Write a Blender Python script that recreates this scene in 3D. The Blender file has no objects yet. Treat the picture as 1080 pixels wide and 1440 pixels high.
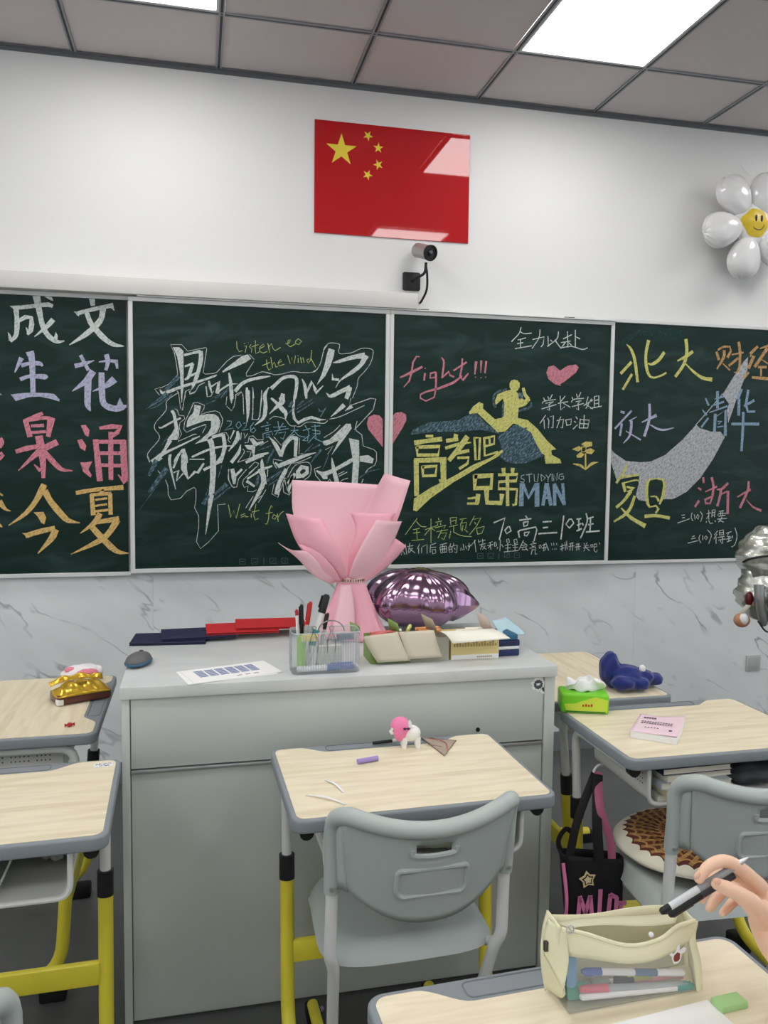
import bpy, bmesh, math, random
from mathutils import Vector, Matrix
from math import sin, cos, pi, radians as rad
random.seed(7)
C = bpy.context.scene.collection
SC = bpy.context.scene
# ------------------------------------------------------------------ camera
RM = ((0.97453563, 0.22417676, 0.00500794), (-0.22394017, 0.97188112, 0.07278661), (0.01144995, -0.07205463, 0.99733496))
cam_d = bpy.data.cameras.new('camera')
cam_d.sensor_fit = 'VERTICAL'; cam_d.sensor_height = 36.0; cam_d.lens = 1141.99 / 1440 * 36
cam_d.clip_start = 0.02; cam_d.clip_end = 100
cam = bpy.data.objects.new('camera', cam_d); C.objects.link(cam)
r_, f_, u_ = (Vector([RM[i][k] for i in range(3)]) for k in range(3))
cam.matrix_world = Matrix(((r_.x, u_.x, -f_.x, 0.49863545), (r_.y, u_.y, -f_.y, -3.77356819), (r_.z, u_.z, -f_.z, 1.51), (0, 0, 0, 1)))
SC.camera = cam
# ------------------------------------------------------------------ world, exposure
w = bpy.data.worlds.new('world'); SC.world = w; w.use_nodes = True
w.node_tree.nodes['Background'].inputs[0].default_value = (0.75, 0.85, 1.0, 1); w.node_tree.nodes['Background'].inputs[1].default_value = 0.4
SC.view_settings.view_transform = 'Standard'; SC.view_settings.look = 'None'
SC.view_settings.gamma = 1.0; SC.view_settings.use_curve_mapping = False
SC.view_settings.exposure = 0.0
SC.cycles.use_denoising = True
PANEL_STRENGTH = 11.3
FILL_LIGHT_POWER = 15.0  # strength of the fill lamps added behind the side openings
# ------------------------------------------------------------------ materials
def s2l(c):
    return tuple((x / 12.92 if x <= .04045 else ((x + .055) / 1.055) ** 2.4) for x in c)
def rgb(r, g, b): return s2l((r / 255, g / 255, b / 255)) + (1,)
MATS = {}
def mat(name, col, rough=.5, metal=0., trans=0., noise=0., nscale=8., spec=.5, bump=0., bscale=60., coat=0., ior=1.45, alpha=1., stretch=None, sheen=0.):
    if name in MATS: return MATS[name]
    m = bpy.data.materials.new(name); m.use_nodes = True; nt = m.node_tree; N = nt.nodes; L = nt.links
    b = N['Principled BSDF']; b.inputs['Base Color'].default_value = col; b.inputs['Roughness'].default_value = rough
    b.inputs['Metallic'].default_value = metal; b.inputs['Transmission Weight'].default_value = trans
    b.inputs['Specular IOR Level'].default_value = spec; b.inputs['IOR'].default_value = ior
    b.inputs['Coat Weight'].default_value = coat; b.inputs['Alpha'].default_value = alpha; b.inputs['Sheen Weight'].default_value = sheen
    if noise or bump:
        tc = N.new('ShaderNodeTexCoord'); mp = N.new('ShaderNodeMapping'); L.new(tc.outputs['Object'], mp.inputs[0])
        if stretch: mp.inputs['Scale'].default_value = stretch
    if noise:
        n = N.new('ShaderNodeTexNoise'); n.inputs['Scale'].default_value = nscale; n.inputs['Detail'].default_value = 6
        L.new(mp.outputs[0], n.inputs['Vector'])
        mr = N.new('ShaderNodeMapRange'); mr.inputs[1].default_value = .3; mr.inputs[2].default_value = .7
        mr.inputs[3].default_value = 1 - noise; mr.inputs[4].default_value = 1 + noise * .6; L.new(n.outputs[0], mr.inputs[0])
        mx = N.new('ShaderNodeMix'); mx.data_type = 'RGBA'; mx.blend_type = 'MULTIPLY'; mx.inputs[0].default_value = 1
        mx.inputs[6].default_value = col; L.new(mr.outputs[0], mx.inputs[7]); L.new(mx.outputs[2], b.inputs['Base Color'])
    if bump:
        n2 = N.new('ShaderNodeTexNoise'); n2.inputs['Scale'].default_value = bscale; n2.inputs['Detail'].default_value = 4
        L.new(mp.outputs[0], n2.inputs['Vector'])
        bp = N.new('ShaderNodeBump'); bp.inputs['Strength'].default_value = bump; bp.inputs['Distance'].default_value = .01
        L.new(n2.outputs[0], bp.inputs['Height']); L.new(bp.outputs[0], b.inputs['Normal'])
    MATS[name] = m
    return m
def emit(name, col, strength):
    m = bpy.data.materials.new(name); m.use_nodes = True; nt = m.node_tree
    b = nt.nodes['Principled BSDF']; b.inputs['Base Color'].default_value = col
    b.inputs['Emission Color'].default_value = col; b.inputs['Emission Strength'].default_value = strength
    MATS[name] = m; return m
wall_m = mat('wall_paint', rgb(226, 226, 225), .8, bump=.03, bscale=200)
ceil_m = mat('ceiling_tile_paint', rgb(205, 198, 198), .85, noise=.02, nscale=3)
rail_m = mat('ceiling_rail_metal', rgb(150, 152, 156), .45)
groove_m = mat('rail_groove', rgb(70, 72, 76), .7)
white_metal = mat('white_aluminium', rgb(215, 217, 215), .35, spec=.5)
alu = mat('brushed_aluminium', rgb(200, 200, 202), .3, metal=.8)
dark = mat('black_plastic', rgb(22, 22, 24), .45)
rubber = mat('black_rubber', rgb(15, 15, 16), .8)
podium_m = mat('podium_grey_paint', rgb(190, 196, 190), .42, noise=.03, nscale=2.5)
podium_low = mat('podium_lower_paint', rgb(184, 189, 182), .42, noise=.03, nscale=2.5)
podium_top = mat('podium_top_laminate', rgb(204, 207, 206), .3, noise=.07, nscale=7, stretch=(1, 2.5, 1))
desk_edge = mat('desk_edge_grey', rgb(132, 138, 143), .5, bump=.03, bscale=300)
tube_w = mat('white_tube_paint', rgb(222, 223, 221), .3)
tube_g = mat('light_grey_tube_paint', rgb(190, 192, 190), .35)
yellow = mat('yellow_tube_paint', rgb(228, 214, 66), .4, noise=.06, nscale=12)
tray_m = mat('white_tray_plastic', rgb(218, 218, 214), .45, noise=.02, nscale=6)
chair_m = mat('grey_chair_plastic', rgb(176, 184, 181), .42, bump=.02, bscale=400)
paper = mat('white_paper', rgb(238, 238, 236), .7)
cardw = mat('cream_card', rgb(226, 220, 198), .7)
cardy = mat('yellow_card', rgb(222, 203, 140), .7)
red_m = mat('red_cover', rgb(190, 32, 38), .5)
navy_m = mat('navy_cover', rgb(28, 30, 62), .55)
skin_m = mat('skin', rgb(240, 198, 170), .5, noise=.04, nscale=30); skin_m.node_tree.nodes['Principled BSDF'].inputs['Subsurface Weight'].default_value = .08
skin_m.node_tree.nodes['Principled BSDF'].inputs['Subsurface Radius'].default_value = (.01, .004, .002)
clear = mat('clear_plastic', rgb(225, 232, 235), .08, trans=.0, alpha=.22, spec=.6)

def wood_mat():
    m = bpy.data.materials.new('pale_birch_laminate'); m.use_nodes = True; nt = m.node_tree; N = nt.nodes; L = nt.links
    b = N['Principled BSDF']; b.inputs['Roughness'].default_value = .38
    tc = N.new('ShaderNodeTexCoord'); mp = N.new('ShaderNodeMapping'); mp.inputs['Scale'].default_value = (3, 28, 3)
    L.new(tc.outputs['Object'], mp.inputs[0])
    n = N.new('ShaderNodeTexNoise'); n.inputs['Scale'].default_value = 1.6; n.inputs['Detail'].default_value = 7; n.inputs['Distortion'].default_value = .4
    L.new(mp.outputs[0], n.inputs[0])
    cr = N.new('ShaderNodeValToRGB'); L.new(n.outputs[0], cr.inputs[0])
    cr.color_ramp.elements[0].position = .3; cr.color_ramp.elements[0].color = rgb(216, 203, 172)
    cr.color_ramp.elements[1].position = .62; cr.color_ramp.elements[1].color = rgb(236, 225, 198)
    L.new(cr.outputs[0], b.inputs['Base Color']); MATS['wood'] = m; return m
wood = wood_mat()

def marble_mat():
    m = bpy.data.materials.new('veined_wall_tile'); m.use_nodes = True; nt = m.node_tree; N = nt.nodes; L = nt.links
    b = N['Principled BSDF']; b.inputs['Roughness'].default_value = .3
    tc = N.new('ShaderNodeTexCoord'); mp = N.new('ShaderNodeMapping')
    mp.inputs['Scale'].default_value = (1.0, 1, 2.6); rot = N.new('ShaderNodeMapping'); rot.inputs['Rotation'].default_value = (0, rad(-33), 0); L.new(rot.outputs[0], mp.inputs[0])
    oi = N.new('ShaderNodeObjectInfo'); add = N.new('ShaderNodeVectorMath'); add.operation = 'ADD'
    sc = N.new('ShaderNodeMath'); sc.operation = 'MULTIPLY'; sc.inputs[1].default_value = 7; L.new(oi.outputs['Random'], sc.inputs[0])
    L.new(tc.outputs['Object'], add.inputs[0]); L.new(sc.outputs[0], add.inputs[1]); L.new(add.outputs[0], rot.inputs[0])
    def ridge(scale, width, dist):
        n = N.new('ShaderNodeTexNoise'); n.inputs['Scale'].default_value = scale; n.inputs['Detail'].default_value = 3; n.inputs['Distortion'].default_value = dist
        L.new(mp.outputs[0], n.inputs[0])
        a = N.new('ShaderNodeMath'); a.operation = 'SUBTRACT'; a.inputs[1].default_value = .5; L.new(n.outputs[0], a.inputs[0])
        c = N.new('ShaderNodeMath'); c.operation = 'ABSOLUTE'; L.new(a.outputs[0], c.inputs[0])
        r = N.new('ShaderNodeMapRange'); r.inputs[1].default_value = 0; r.inputs[2].default_value = width; r.inputs[3].default_value = 1; r.inputs[4].default_value = 0
        L.new(c.outputs[0], r.inputs[0]); return r
    r1 = ridge(2.1, .017, .22)
    msk = N.new('ShaderNodeTexNoise'); msk.inputs['Scale'].default_value = 4.2; L.new(tc.outputs['Object'], msk.inputs[0])
    mr = N.new('ShaderNodeMapRange'); mr.inputs[1].default_value = .46; mr.inputs[2].default_value = .62; L.new(msk.outputs[0], mr.inputs[0])
    k = N.new('ShaderNodeMath'); k.operation = 'MULTIPLY'; L.new(r1.outputs[0], k.inputs[0]); L.new(mr.outputs[0], k.inputs[1])
    k2 = N.new('ShaderNodeMath'); k2.operation = 'MULTIPLY'; k2.inputs[1].default_value = .7; L.new(k.outputs[0], k2.inputs[0])
    mx = N.new('ShaderNodeMix'); mx.data_type = 'RGBA'; L.new(k2.outputs[0], mx.inputs[0])
    cl = N.new('ShaderNodeTexNoise'); cl.inputs['Scale'].default_value = 2.2; L.new(mp.outputs[0], cl.inputs[0])
    cr = N.new('ShaderNodeValToRGB'); L.new(cl.outputs[0], cr.inputs[0])
    cr.color_ramp.elements[0].position = .35; cr.color_ramp.elements[0].color = rgb(224, 229, 229)
    cr.color_ramp.elements[1].position = .65; cr.color_ramp.elements[1].color = rgb(234, 238, 238)
    L.new(cr.outputs[0], mx.inputs[6]); mx.inputs[7].default_value = rgb(120, 122, 124)
    L.new(mx.outputs[2], b.inputs['Base Color']); return m
marble = marble_mat()

def board_mat():
    m = bpy.data.materials.new('green_chalkboard'); m.use_nodes = True; nt = m.node_tree; N = nt.nodes; L = nt.links
    b = N['Principled BSDF']; b.inputs['Roughness'].default_value = .38; b.inputs['Specular IOR Level'].default_value = .22
    tc = N.new('ShaderNodeTexCoord'); mp = N.new('ShaderNodeMapping'); mp.inputs['Scale'].default_value = (1.2, 1, 4)
    mp.inputs['Rotation'].default_value = (0, rad(12), 0); L.new(tc.outputs['Object'], mp.inputs[0])
    n = N.new('ShaderNodeTexNoise'); n.inputs['Scale'].default_value = 3; n.inputs['Detail'].default_value = 5; n.inputs['Distortion'].default_value = 1
    L.new(mp.outputs[0], n.inputs[0])
    cr = N.new('ShaderNodeValToRGB'); L.new(n.outputs[0], cr.inputs[0])
    cr.color_ramp.elements[0].position = .45; cr.color_ramp.elements[0].color = rgb(14, 40, 34)
    cr.color_ramp.elements[1].position = .85; cr.color_ramp.elements[1].color = rgb(42, 66, 62)
    L.new(cr.outputs[0], b.inputs['Base Color']); return m
board_m = board_mat()

def chalk_mat(name, col, fill):
    key = 'chalk_%s_%d' % (name, int(fill * 100))
    if key in MATS: return MATS[key]
    m = bpy.data.materials.new(key); m.use_nodes = True; nt = m.node_tree; N = nt.nodes; L = nt.links
    b = N['Principled BSDF']; b.inputs['Roughness'].default_value = .9; b.inputs['Specular IOR Level'].default_value = .1
    tc = N.new('ShaderNodeTexCoord'); mp = N.new('ShaderNodeMapping'); mp.inputs['Scale'].default_value = (1, 1, 3.0); rot = N.new('ShaderNodeMapping'); rot.inputs['Rotation'].default_value = (0, rad(50), 0)
    L.new(tc.outputs['Object'], rot.inputs[0]); L.new(rot.outputs[0], mp.inputs[0])
    n = N.new('ShaderNodeTexNoise'); n.inputs['Scale'].default_value = 60; n.inputs['Detail'].default_value = 5; L.new(mp.outputs[0], n.inputs[0])
    r = N.new('ShaderNodeMapRange'); r.inputs[1].default_value = .62 - fill * .38; r.inputs[2].default_value = .80 - fill * .3; L.new(n.outputs[0], r.inputs[0])
    r.inputs[3].default_value = .12 if fill < .6 else .38
    r.inputs[4].default_value = .94 if fill > .6 else .66
    mx = N.new('ShaderNodeMix'); mx.data_type = 'RGBA'; L.new(r.outputs[0], mx.inputs[0])
    mx.inputs[6].default_value = rgb(20, 46, 40); mx.inputs[7].default_value = col
    L.new(mx.outputs[2], b.inputs['Base Color']); MATS[key] = m; return m
CHC = dict(white=rgb(208, 216, 212), lilac=rgb(188, 188, 214), pink=rgb(222, 140, 156), amber=rgb(226, 190, 120), blue=rgb(142, 168, 190),
    lime=rgb(188, 206, 130), paleblue=rgb(140, 180, 194), rose=rgb(206, 134, 148), dim=rgb(96, 118, 114), yellow=rgb(212, 210, 126), sand=rgb(214, 196, 116),
    palewhite=rgb(176, 196, 196), greywhite=rgb(190, 192, 196), tan=rgb(206, 164, 110))
# ------------------------------------------------------------------ object helpers
def tag(o, label=None, cat=None, group=None, kind=None):
    if label: o['label'] = label
    if cat: o['category'] = cat
    if group: o['group'] = group
    if kind: o['kind'] = kind
    return o
def empty(name, loc, rz=0, label=None, cat=None, group=None):
    o = bpy.data.objects.new(name, None); C.objects.link(o); o.location = loc; o.rotation_euler = (0, 0, rz)
    o.empty_display_size = .05
    return tag(o, label, cat, group)
class MB:
    def __init__(s): s.v = []; s.f = []
    def add(s, vs, fs):
        k = len(s.v); s.v += [tuple(v) for v in vs]; s.f += [tuple(i + k for i in f) for f in fs]; return s
    def box(s, a, b):
        x0, y0, z0 = a; x1, y1, z1 = b
        return s.add([(x0, y0, z0), (x1, y0, z0), (x1, y1, z0), (x0, y1, z0), (x0, y0, z1), (x1, y0, z1), (x1, y1, z1), (x0, y1, z1)],
            [(0, 3, 2, 1), (4, 5, 6, 7), (0, 1, 5, 4), (1, 2, 6, 5), (2, 3, 7, 6), (3, 0, 4, 7)])
    def obox(s, c, h, M=None):
        x, y, z = h
        vs = [Vector((i * x, j * y, k * z)) for k in (-1, 1) for j in (-1, 1) for i in (-1, 1)]
        if M is not None: vs = [M @ v for v in vs]
        vs = [v + Vector(c) for v in vs]
        return s.add(vs, [(0, 2, 3, 1), (4, 5, 7, 6), (0, 1, 5, 4), (1, 3, 7, 5), (3, 2, 6, 7), (2, 0, 4, 6)])
    def prism(s, pts, z0, z1, axis='z'):
        n = len(pts)
        def P(p, t):
            return (p[0], p[1], t) if axis == 'z' else ((p[0], t, p[1]) if axis == 'y' else (t, p[0], p[1]))
        return s.add([P(p, z0) for p in pts] + [P(p, z1) for p in pts],
            [tuple(range(n))[::-1], tuple(range(n, 2 * n))] + [(i, (i + 1) % n, (i + 1) % n + n, i + n) for i in range(n)])
    def tube(s, pts, r, n=12, cap=True, up=None):
        P = [Vector(p) for p in pts]; R = r if isinstance(r, (list, tuple)) else [r] * len(P)
        T = []
        for i in range(len(P)):
            a = P[max(i - 1, 0)]; b = P[min(i + 1, len(P) - 1)]; t = (b - a)
            T.append(t.normalized() if t.length > 1e-9 else Vector((0, 0, 1)))
        ref = Vector(up) if up else (Vector((0, 0, 1)) if abs(T[0].z) < .9 else Vector((1, 0, 0)))
        nv = (ref - T[0] * ref.dot(T[0])).normalized(); vs = []
        for i, p in enumerate(P):
            nv = (nv - T[i] * nv.dot(T[i])).normalized(); bv = T[i].cross(nv)
            rr = R[i]; ra, rb = (rr if isinstance(rr, (list, tuple)) else (rr, rr))
            vs += [p + nv * (cos(2 * pi * k / n) * ra) + bv * (sin(2 * pi * k / n) * rb) for k in range(n)]
        fs = []
        for i in range(len(P) - 1):
            for k in range(n):
                a = i * n + k; b = i * n + (k + 1) % n; fs.append((a, b, b + n, a + n))
        if cap:
            fs.append(tuple(range(n))[::-1]); fs.append(tuple(range((len(P) - 1) * n, len(P) * n)))
        return s.add(vs, fs)
    def lathe(s, prof, c=(0, 0, 0), n=24, M=None, sx=1, sy=1):
        vs = []
        for r, z in prof:
            for k in range(n):
                v = Vector((r * cos(2 * pi * k / n) * sx, r * sin(2 * pi * k / n) * sy, z))
                if M is not None: v = M @ v
                vs.append(v + Vector(c))
        fs = []
        for i in range(len(prof) - 1):
            for k in range(n):
                a = i * n + k; b = i * n + (k + 1) % n; fs.append((a, b, b + n, a + n))
        fs.append(tuple(range(n))[::-1]); fs.append(tuple(range((len(prof) - 1) * n, len(prof) * n)))
        return s.add(vs, fs)
    def grid(s, fn, nu, nv, wrap=False, skip=None):
        vs = [fn(i / nu, j / nv) for j in range(nv + 1) for i in range(nu + 1)]
        fs = [(j * (nu + 1) + i, j * (nu + 1) + i + 1, (j + 1) * (nu + 1) + i + 1, (j + 1) * (nu + 1) + i)
              for j in range(nv) for i in range(nu) if not (skip and skip(i, j))]
        return s.add(vs, fs)
    def ball(s, c, r, n=16, m=10, fn=None):
        rx, ry, rz = r if isinstance(r, (tuple, list)) else (r, r, r)
        def F(u, v):
            a = 2 * pi * u; b = pi * (v - .5)
            d = Vector((cos(a) * cos(b), sin(a) * cos(b), sin(b)))
            k = fn(d) if fn else 1
            return (c[0] + d.x * rx * k, c[1] + d.y * ry * k, c[2] + d.z * rz * k)
        return s.grid(F, n, m)
    def build(s, name, m, parent=None, smooth=40, bevel=0, segs=2, subsurf=0, solid=0, weld=True, loc=None, rot=None):
        me = bpy.data.meshes.new(name); me.from_pydata(s.v, [], s.f)
        bm = bmesh.new(); bm.from_mesh(me)
        if weld: bmesh.ops.remove_doubles(bm, verts=bm.verts, dist=1e-6)
        bmesh.ops.recalc_face_normals(bm, faces=bm.faces)
        if subsurf == 0 and solid == 0 and bevel:
            es = [e for e in bm.edges if len(e.link_faces) == 2 and e.calc_face_angle(0) > rad(30)]
            bmesh.ops.bevel(bm, geom=es, offset=bevel, segments=segs, affect='EDGES', profile=.5, clamp_overlap=True)
        bm.to_mesh(me); bm.free()
        if smooth:
            for p in me.polygons: p.use_smooth = True
            try: me.set_sharp_from_angle(angle=rad(smooth))
            except Exception: pass
        o = bpy.data.objects.new(name, me); C.objects.link(o)
        for x in (m if isinstance(m, (list, tuple)) else [m]): me.materials.append(x)
        if parent is not None: o.parent = parent
        if loc: o.location = loc
        if rot: o.rotation_euler = rot
        if solid:
            md = o.modifiers.new('solid', 'SOLIDIFY'); md.thickness = solid; md.offset = 0
        if subsurf:
            md = o.modifiers.new('sub', 'SUBSURF'); md.levels = subsurf; md.render_levels = subsurf
        return o
def bez(pts, k=6, closed=False):
    """Catmull-Rom through the points."""
    P = [Vector(p) for p in pts]; out = []; n = len(P)
    rng = range(n if closed else n - 1)
    for i in rng:
        p0 = P[(i - 1) % n] if (closed or i > 0) else P[0] * 2 - P[1]
        p1 = P[i]; p2 = P[(i + 1) % n]; p3 = P[(i + 2) % n] if (closed or i + 2 < n) else P[-1] * 2 - P[-2]
        for t in range(k):
            t /= k
            out.append(.5 * ((2 * p1) + (p2 - p0) * t + (2 * p0 - 5 * p1 + 4 * p2 - p3) * t * t + (3 * p1 - p0 - 3 * p2 + p3) * t ** 3))
    if not closed: out.append(P[-1])
    return out
def arc_path(pts, r, k=5):
    """polyline with rounded corners of radius r."""
    P = [Vector(p) for p in pts]; out = [P[0]]
    for i in range(1, len(P) - 1):
        a = (P[i - 1] - P[i]); b = (P[i + 1] - P[i]); d = min(r, a.length * .48, b.length * .48)
        A = P[i] + a.normalized() * d; B = P[i] + b.normalized() * d
        for t in range(k + 1):
            t /= k; out.append(A * (1 - t) ** 2 + P[i] * 2 * t * (1 - t) + B * t * t)
    out.append(P[-1]); return out
def rrect(x0, y0, x1, y1, r, k=5):
    o = []
    for cx, cy, a0 in ((x1 - r, y1 - r, 0), (x0 + r, y1 - r, 90), (x0 + r, y0 + r, 180), (x1 - r, y0 + r, 270)):
        for i in range(k + 1):
            a = rad(a0 + 90 * i / k); o.append((cx + r * cos(a), cy + r * sin(a)))
    return o
def tree(o):
    return [c for c in C.objects if c.parent == o]
def copy_tree(o, parent=None):
    c = o.copy(); C.objects.link(c); c.parent = parent
    for ch in kids.get(o.name, []): copy_tree(ch, c)
    return c
kids = {}
def index_kids():
    kids.clear()
    for o in C.objects:
        if o.parent: kids.setdefault(o.parent.name, []).append(o)
# ------------------------------------------------------------------ room shell
H = 3.1845; X0, X1, YB = -3.0, 5.4, -7.0
o = MB().box((X0, YB, -.1), (X1, .0, 0)).build('floor', mat('dark_grey_floor', rgb(80, 82, 81), .45, noise=.18, nscale=4, bump=.03, bscale=30), smooth=0); tag(o, 'dark grey polished classroom floor', kind='structure')
wf = MB().box((X0, 0, 0), (X1, .12, H + .1)).build('wall_front', wall_m, smooth=0); tag(wf, 'white painted wall behind the chalkboards', kind='structure')
WY = ((-6.5, -5.1), (-4.8, -3.4), (-3.1, -1.7)); WZ = (.95, 2.65)  # side window openings, added out of view to let fill light in
def side_wall(n, xa, xb):
    b = MB().box((xa, YB, 0), (xb, .12, WZ[0])).box((xa, YB, WZ[1]), (xb, .12, H + .1))
    ed_ = [YB] + [v for w_ in WY for v in w_] + [.12]
    for i in range(0, len(ed_), 2): b.box((xa, ed_[i], WZ[0]), (xb, ed_[i + 1], WZ[1]))
    tag(b.build(n, wall_m, smooth=0), 'white side wall with three added window openings', kind='structure')
side_wall('wall_left', X0 - .12, X0); side_wall('wall_right', X1, X1 + .12)
kw = 0
for xw, sg in ((X0 - .06, -1), (X1 + .06, 1)):
    for (ya, yb) in WY:
        kw += 1
        wroot = empty('window_%d' % kw, (xw, ya, WZ[0])); wroot['kind'] = 'structure'; wroot['label'] = 'white framed side window added out of view for fill light'
        f = MB()
        for a, c in (((-.03, 0, 0), (.03, yb - ya, .05)), ((-.03, 0, WZ[1] - WZ[0] - .05), (.03, yb - ya, WZ[1] - WZ[0])), ((-.03, 0, .05), (.03, .05, WZ[1] - WZ[0] - .05)), ((-.03, yb - ya - .05, .05), (.03, yb - ya, WZ[1] - WZ[0] - .05)), ((-.03, (yb - ya) / 2 - .025, .05), (.03, (yb - ya) / 2 + .025, WZ[1] - WZ[0] - .05))): f.box(a, c)
        f.build('window_frame', white_metal, wroot, smooth=0)
        ld = bpy.data.lights.new('added_fill_light', 'AREA'); ld.shape = 'RECTANGLE'; ld.size = 1.4; ld.size_y = WZ[1] - WZ[0]; ld.color = (.90, .96, 1.0); ld.energy = FILL_LIGHT_POWER * (1.0 if sg < 0 else .8)  # added fill lamp outside the opening, brightens the lower wall and podium
        lo = bpy.data.objects.new('added_fill_light', ld); C.objects.link(lo); lo.location = (xw + sg * .12, (ya + yb) / 2, (WZ[0] + WZ[1]) / 2); lo.rotation_euler = (rad(90), 0, rad(90) if sg > 0 else rad(-90))
for n, a, b in (('wall_back', (X0, YB - .12, 0), (X1, YB, H + .1)),):
    tag(MB().box(a, b).build(n, wall_m, smooth=0), 'plain white painted classroom wall', kind='structure')
# tiled wainscot: big veined tiles with fine joints
tme = None
for i in range(-3, 5):
    xa = .304 + 1.2 * i; xb = min(xa + 1.2, X1); xa = max(xa, X0)
    if xb - xa < .1: continue
    o = MB().box((xa + .0004, -.012, .1), (xb - .0004, -.0002, 1.0)).build('tile', marble, wf, smooth=0)
tag(MB().box((X0, -.016, 0), (X1, -.0002, .099)).build('baseboard_front', mat('skirting', rgb(120, 122, 124), .4), smooth=0), 'dark grey skirting under the veined wall tiles', kind='structure')
# ceiling: slab + grid of tiles between rails, leaving openings for the light panels
cl = MB().box((X0, YB, H + .05), (X1, .12, H + .15)).build('ceiling', ceil_m, smooth=0); tag(cl, 'suspended ceiling of grey-white square tiles', kind='structure')
xs = [X0 + .6 * i for i in range(15)]          # grid lines at multiples of .6 (x = 0 is a line)
ys = [0, -.467] + [-.467 - .6 * i for i in range(1, 11)] + [YB]
LIGHTC = (-2, 0, 3, 6); LIGHTC_X = (-1.8, 0.0, 1.8, 3.6)
LIGHT_ROWS = (1, 4, 7, 10)
me_cache = {}
for j in range(len(ys) - 1):
    for i in range(14):
        xa = xs[i]; dy = ys[j] - ys[j + 1]
        if j in LIGHT_ROWS and any(abs(xa - lx) < .01 for lx in LIGHTC_X): continue
        key = round(dy, 3)
        if key not in me_cache:
            t = MB().box((.011, -dy + .011, 0), (.589, -.011, .012)).build('ceiling_tile', ceil_m, cl, smooth=0, bevel=.002, segs=1, loc=(xa, ys[j], H + .004)); me_cache[key] = t
        else:
            t = me_cache[key].copy(); C.objects.link(t); t.location = (xa, ys[j], H + .004)
for x in xs[1:]:
    b = MB().box((x - .012, YB, H), (x + .012, 0, H + .003)).box((x - .012, YB, H - .0), (x - .005, 0, H - .003)).box((x + .005, YB, H), (x + .012, 0, H - .003))
    b.build('ceiling_rail', rail_m, cl, smooth=0)
    MB().box((x - .005, YB, H - .0006), (x + .005, 0, H - .0001)).build('rail_groove', groove_m, cl, smooth=0)
for y in ys[1:-1]:
    b = MB().box((X0, y - .012, H + .0002), (X1, y + .012, H + .0032)).box((X0, y - .012, H - .0028), (X1, y - .005, H + .0002)).box((X0, y + .005, H - .0028), (X1, y + .012, H + .0002))
    b.build('ceiling_rail', rail_m, cl, smooth=0)
    MB().box((X0, y - .005, H - .0004), (X1, y + .005, H + .0001)).build('rail_groove', groove_m, cl, smooth=0)
tag(MB().box((X0, -.018, H - .004), (X1, 0, H - .0006)).box((X0, -.004, H - .02), (X1, 0, H - .004)).build('trim_1', mat('wall_angle', rgb(110, 112, 116), .5), smooth=0), 'grey angle strip where the ceiling meets the front wall', kind='structure')
# light panels
glow = emit('led_diffuser', (1, .99, .975, 1), PANEL_STRENGTH)
k = 0
cats = {0.0: 'left', 1.8: 'right', -1.8: 'far left', 3.6: 'far right'}
for lx in LIGHTC_X:
    for j in LIGHT_ROWS:
        y1 = ys[j]; y0 = ys[j + 1]
        if abs(y1 - y0) < .5: continue
        if j == 1 and lx == 0.0: lab = 'square white ceiling light panel at the top left, only its near edge in view'
        elif j == 1 and lx == 1.8: lab = 'bright square white ceiling light panel at the top right'
        else: lab = 'ceiling light panel out of view, %s row from the front wall, %s column' % ({1: 'first', 4: 'second', 7: 'third', 10: 'fourth'}[j], cats[lx])
        r = empty('ceiling_light', (lx, y1, H), 0, lab, 'light', 'ceiling light panels')
        MB().prism(rrect(.013, -.587, .587, -.013, .002, 1), .001, .006).build('diffuser', glow, r, smooth=0)
        fr = MB().box((.012, -.588, -.002), (.022, -.012, .001)).box((.578, -.588, -.002), (.588, -.012, .001)).box((.022, -.022, -.002), (.578, -.012, .001)).box((.022, -.588, -.002), (.578, -.578, .001))
        fr.build('frame', white_metal, r, smooth=0)
# ------------------------------------------------------------------ chalkboards
def board(name, x0, x1, z0, z1, yf, fw, label, backd, left=True, right=True, extra=None):
    r = empty(name, ((x0 + x1) / 2, yf, z0), 0, label, 'chalkboard', 'green chalkboards')
    ox = (x0 + x1) / 2
    def T(a, b): return ((a[0] - ox, a[1] - yf, a[2] - z0), (b[0] - ox, b[1] - yf, b[2] - z0))
    a, b = T((x0 + fw * .6, yf, z0 + fw * .6), (x1 - fw * .6, backd, z1 - fw * .6)); MB().box(a, b).build('writing_surface', board_m, r, smooth=0)
    fy = yf - .008
    def bar(n, p, q_):
        a, b = T(p, q_); MB().box(a, b).build('frame_rail', white_metal, r, smooth=0, bevel=.002, segs=2)
    bar('t', (x0, fy, z1 - fw), (x1, backd, z1)); bar('b', (x0, fy, z0), (x1, backd, z0 + fw))
    if left: bar('l', (x0, fy, z0 + fw), (x0 + fw, backd, z1 - fw))
    if right: bar('r', (x1 - fw, fy, z0 + fw), (x1, backd, z1 - fw))
    return r
BRD = {}
BRD['A'] = board('chalkboard', -1.2, .2115, .955, 2.1775, -.030, .018, 'fixed green chalkboard at the far left with thick coloured chalk characters', -.012, right=False)
BRD['B'] = board('chalkboard', .212, 1.3735, .969, 2.172, -.056, .019, 'sliding green chalkboard left of centre with white brush-like calligraphy', -.034)
BRD['C'] = board('chalkboard', 1.3745, 2.516, .966, 2.172, -.056, .018, 'sliding green chalkboard right of centre with the yellow chalk runner', -.034)
BRD['D'] = board('chalkboard', 2.5165, 3.95, .962, 2.19, -.030, .016, 'fixed green chalkboard at the far right with a white chalk crescent', -.012, left=False)
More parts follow.
